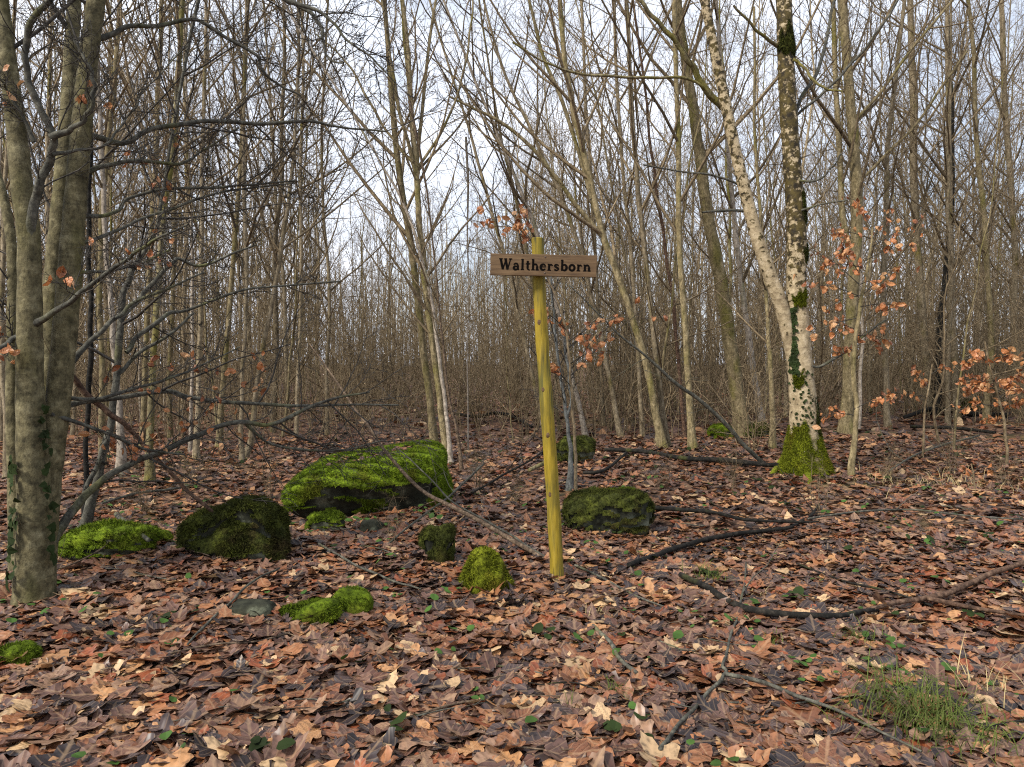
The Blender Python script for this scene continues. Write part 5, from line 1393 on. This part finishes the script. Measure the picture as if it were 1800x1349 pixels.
def leafy_sapling(label, stem, D, sprays, n_leaf, lsize, mat='olive', seed=1, dD=0.0, foot=None):
    """young beech: stem plus sprays given in pixels (x0,y0 -> x1,y1), leaves hung along them"""
    rng = np.random.default_rng(seed)
    pts, rr = px_path(stem, D, dD)
    base = np.array([pts[0][0], pts[0][1], H(pts[0][0], pts[0][1])])
    if pts[0][2] > base[2]:
        pts = np.vstack([base - [0, 0, 0.05], pts]); rr = np.concatenate([[rr[0] * 1.1], rr])
    t = thing('beech_sapling', label, 'sapling', base)
    mb = MB(); mb.tubes(wobble(pts, 0.008, rng), rr, 8); mb.build('stem', M[mat], t, base)
    cb = MB(); S, SR = [], []
    for (x0, y0, x1, y1) in sprays:
        d = rng.uniform(-0.5, 0.5)
        a, b = np.array(P(x0, y0, D)), np.array(P(x1, y1, D + d))
        m_ = (a + b) / 2 + [0, 0, 0.04]
        c = catmull(np.array([a, m_, b]), 5); S.append(c); SR.append(np.linspace(0.006, 0.0025, len(c)))
    S, SR = np.array(S), np.array(SR)
    b, r = grow(S, SR, 6, 0.15, 1.0, 0.35, 0.2, (25, 60), 0.0, 4, 0.008, 0.0022, 0.1, rng)
    for k in range(len(S)):
        cb = MB(); cb.tubes(S[k], SR[k], 4); sp_ = cb.build('spray', M['twigdark'], t, base)
        for j in range(6):
            cb = MB(); cb.tubes(b[6 * k + j], r[6 * k + j], 3); cb.build('twig', M['twigdark'], sp_, base)
    q = np.concatenate([S[:, 3:].reshape(-1, 3), b[:, 1:].reshape(-1, 3)])
    q = q[rng.integers(0, len(q), n_leaf)] + rng.normal(0, 0.02, (n_leaf, 3)) - [0, 0, 0.02]
    hang_leaves(t, base, q, lsize, rng)
    return t

leafy_sapling('young beech full of orange withered leaves right of the forked tree', [(1497, 818, 13), (1502, 770, 10), (1506, 720, 9), (1500, 660, 9), (1503, 600, 8), (1512, 540, 7), (1525, 470, 5), (1535, 400, 3)], TD - 0.3,
    [(1505, 560, 1425, 590), (1508, 520, 1420, 500), (1510, 500, 1430, 440), (1515, 480, 1470, 400), (1520, 450, 1560, 380), (1515, 520, 1580, 470), (1510, 540, 1590, 540), (1525, 440, 1620, 390), (1505, 580, 1460, 575), (1530, 400, 1500, 350), (1530, 420, 1460, 410), (1512, 500, 1550, 500), (1505, 620, 1470, 615), (1508, 590, 1560, 600), (1500, 720, 1570, 700), (1500, 730, 1440, 735), (1515, 470, 1440, 470), (1512, 520, 1450, 545), (1518, 460, 1600, 430), (1510, 480, 1475, 440)], 300, 0.090, 'olive', 61)
leafy_sapling('low orange leaved beech twigs at the right edge', [(1770, 790, 5), (1765, 740, 5), (1752, 690, 4), (1740, 640, 4), (1730, 600, 3)], 9.6,
    [(1760, 700, 1700, 660), (1755, 690, 1800, 650), (1745, 660, 1700, 690), (1740, 640, 1790, 625), (1760, 720, 1800, 700), (1758, 715, 1690, 720), (1745, 650, 1710, 620), (1735, 615, 1700, 640), (1765, 740, 1730, 740), (1750, 690, 1715, 680), (1745, 670, 1780, 675), (1750, 680, 1690, 668), (1755, 700, 1800, 680)], 260, 0.088, 'twig', 62)
leafy_sapling('small beech twig with orange leaves left of right edge sapling', [(1622, 800, 4), (1625, 740, 4), (1630, 690, 3), (1640, 640, 3)], 10.5,
    [(1632, 680, 1600, 650), (1635, 660, 1670, 645), (1630, 700, 1600, 700), (1628, 705, 1560, 690)], 48, 0.08, 'twig', 63)
leafy_sapling('thin beech with scattered orange leaves right behind the signpost', [(1012, 800, 6), (1008, 740, 5), (1004, 680, 5), (1000, 620, 4), (990, 560, 4), (960, 480, 3), (930, 410, 3)], 7.2,
    [(1000, 620, 1050, 560), (1000, 610, 985, 570), (1003, 650, 1075, 570), (1000, 600, 1100, 550), (1000, 600, 1040, 590), (1002, 640, 1060, 620), (1004, 660, 1130, 545), (995, 580, 940, 545), (950, 460, 910, 390), (945, 440, 880, 380), (940, 430, 850, 380), (1004, 680, 955, 640), (930, 410, 920, 370)], 130, 0.08, 'twig', 64)
leafy_sapling('single low sapling with orange leaves on the right leaf floor', [(1712, 870, 3), (1712, 840, 3), (1708, 815, 2)], 8.2, [(1710, 840, 1690, 825), (1710, 835, 1735, 820)], 7, 0.09, 'twig', 65)
# leaves on the beech's low twigs
tips = np.concatenate([BEECH_TW[0][:, 3:].reshape(-1, 3), BEECH_TW[1][:, 2:].reshape(-1, 3)])
def to_px(p):
    d = p - np.array(CAM); f = d[:, 1] * CP + d[:, 2] * SP; u = -d[:, 1] * SP + d[:, 2] * CP
    return 900 + d[:, 0] / f * FPX, 674.5 - u / f * FPX
tx, ty = to_px(tips)
low = tips[(ty > 620) & (ty < 800) & (tx > 130) & (tx < 470)]
mid_ = tips[(ty > 120) & (ty < 500) & (tx > 0) & (tx < 320)]
far_ = tips[(ty > 450) & (ty < 900) & (tx > -20) & (tx < 130)]
q = np.concatenate([low[brng.integers(0, len(low), 80)], mid_[brng.integers(0, len(mid_), 34)], far_[brng.integers(0, len(far_), 26)] if len(far_) else low[:1]])
hang_leaves(beech, bb, q + brng.normal(0, 0.012, q.shape), 0.062, brng)

# ------------------------------------------------------------------ grass tufts, ivy and herbs on the floor
def tuft(label, px, py, n, hgt_, spread, mat, seed, droop=1.0):
    rng = np.random.default_rng(seed); g = np.array(G(px, py))
    t = thing('grass_tuft', label, 'grass', g)
    V, T, Q = [], [], []
    K = 5
    for i in range(n):
        b = np.append(rng.normal(0, spread, 2), 0.0); b[2] = H(g[0] + b[0], g[1] + b[1]) - g[2]
        a = rng.random() * 6.28; o = np.array([math.cos(a), math.sin(a), 0]); L = hgt_ * rng.uniform(0.5, 1.3)
        th = rng.uniform(0.0, 0.6); sd = np.array([-o[1], o[0], 0]) * 0.0028
        p = b
        base = len(V)
        for k in range(K):
            w = 1 - 0.85 * k / (K - 1)
            V += [p - sd * w, p + sd * w]
            p = p + (o * math.sin(th) + np.array([0, 0, math.cos(th)])) * L / (K - 1)
            p[2] = max(p[2], H(g[0] + p[0], g[1] + p[1]) - g[2] + 0.015)
            th += droop * rng.uniform(0.2, 0.75)
        Q += [(base + 2 * k, base + 2 * k + 1, base + 2 * k + 3, base + 2 * k + 2) for k in range(K - 1)]
    o = link('blades', mesh_np('blades', V, Q, smooth=False), M[mat], t); o['kind'] = 'stuff'
tuft('large trailing green grass tuft in the bottom right corner', 1625, 1275, 420, 0.26, 0.13, 'grass', 1, 1.5)
tuft('grass tuft right of the post foot above the dark branch', 1240, 1020, 90, 0.16, 0.07, 'grass', 2)
tuft('small upright grass tuft in the bottom centre', 1000, 1258, 26, 0.10, 0.018, 'grass', 3, 0.7)
tuft('grass tuft just below the long curved dark branch', 1510, 1130, 70, 0.13, 0.05, 'grass', 4)
tuft('thin grass tuft on the bank at the right', 1560, 1195, 60, 0.12, 0.06, 'grass', 5)
tuft('pale dry grass tuft below the post foot', 1052, 1090, 40, 0.10, 0.03, 'drygrass', 6)
tuft('short grass tuft right of the forked grey twig', 1362, 1130, 40, 0.09, 0.04, 'grass', 7)
tuft('dry grass by the right edge', 1740, 1230, 34, 0.22, 0.10, 'drygrass', 8, 0.5)
tuft('yellowish grass on the leaves far right', 1700, 860, 120, 0.22, 0.35, 'drygrass', 9)
tuft('wide thin grass patch right of the mossy tree foot', 1600, 850, 160, 0.18, 0.5, 'drygrass', 10)
tuft('thin grass before the dark branch at the right', 1330, 1050, 30, 0.10, 0.05, 'drygrass', 11)
tuft('grass bent over the leaves bottom centre right', 1080, 1230, 30, 0.12, 0.03, 'grass', 12)

def herb_patch(name, label, N, mat, D0_, D1_, size, seed, clump):
    rng = np.random.default_rng(seed)
    V, T = [], []
    sh = np.array([(0, -0.45, 0), (0.42, -0.32, 0.08), (0.55, 0.05, 0.1), (0.3, 0.40, 0.04), (0, 0.55, -0.04), (-0.3, 0.40, 0.04), (-0.55, 0.05, 0.1), (-0.42, -0.32, 0.08), (0, 0.05, 0.0)])
    tr = np.array([(8, i, (i + 1) % 8) for i in range(8)])
    k = 0
    while k < N:
        D = math.sqrt(rng.uniform(D0_ ** 2, D1_ ** 2)); x = rng.uniform(-0.72, 0.72) * D
        for j in range(int(rng.integers(1, clump))):
            xx, yy = x + rng.normal(0, 0.05), D + rng.normal(0, 0.05)
            if not free_of_stones(np.array([xx]), np.array([yy]), 1.0)[0]: continue
            s = size * rng.uniform(0.5, 1.3); a = rng.random() * 6.28
            X = sh[:, 0] * math.cos(a) - sh[:, 1] * math.sin(a); Y = sh[:, 0] * math.sin(a) + sh[:, 1] * math.cos(a)
            t1, t2 = rng.normal(0, 0.3, 2)
            V.append(np.stack([xx + X * s, yy + Y * s, H(xx, yy) + rng.uniform(0.035, 0.065) + (sh[:, 2] + X * t1 + Y * t2) * s], 1)); T.append(tr + 9 * k); k += 1
    o = link(name, mesh_np(name, np.concatenate(V), None, np.concatenate(T), smooth=False), M[mat]); tag(o, label, 'plants', kind='stuff')
herb_patch('ground_ivy', 'dark green ivy leaves scattered low over the leaf litter', 650, 'ivy', 2.6, 14, 0.055, 5, 6)
herb_patch('green_herbs', 'bright green round herb leaves dotted between fallen leaves', 460, 'herb', 2.6, 9, 0.045, 6, 4)
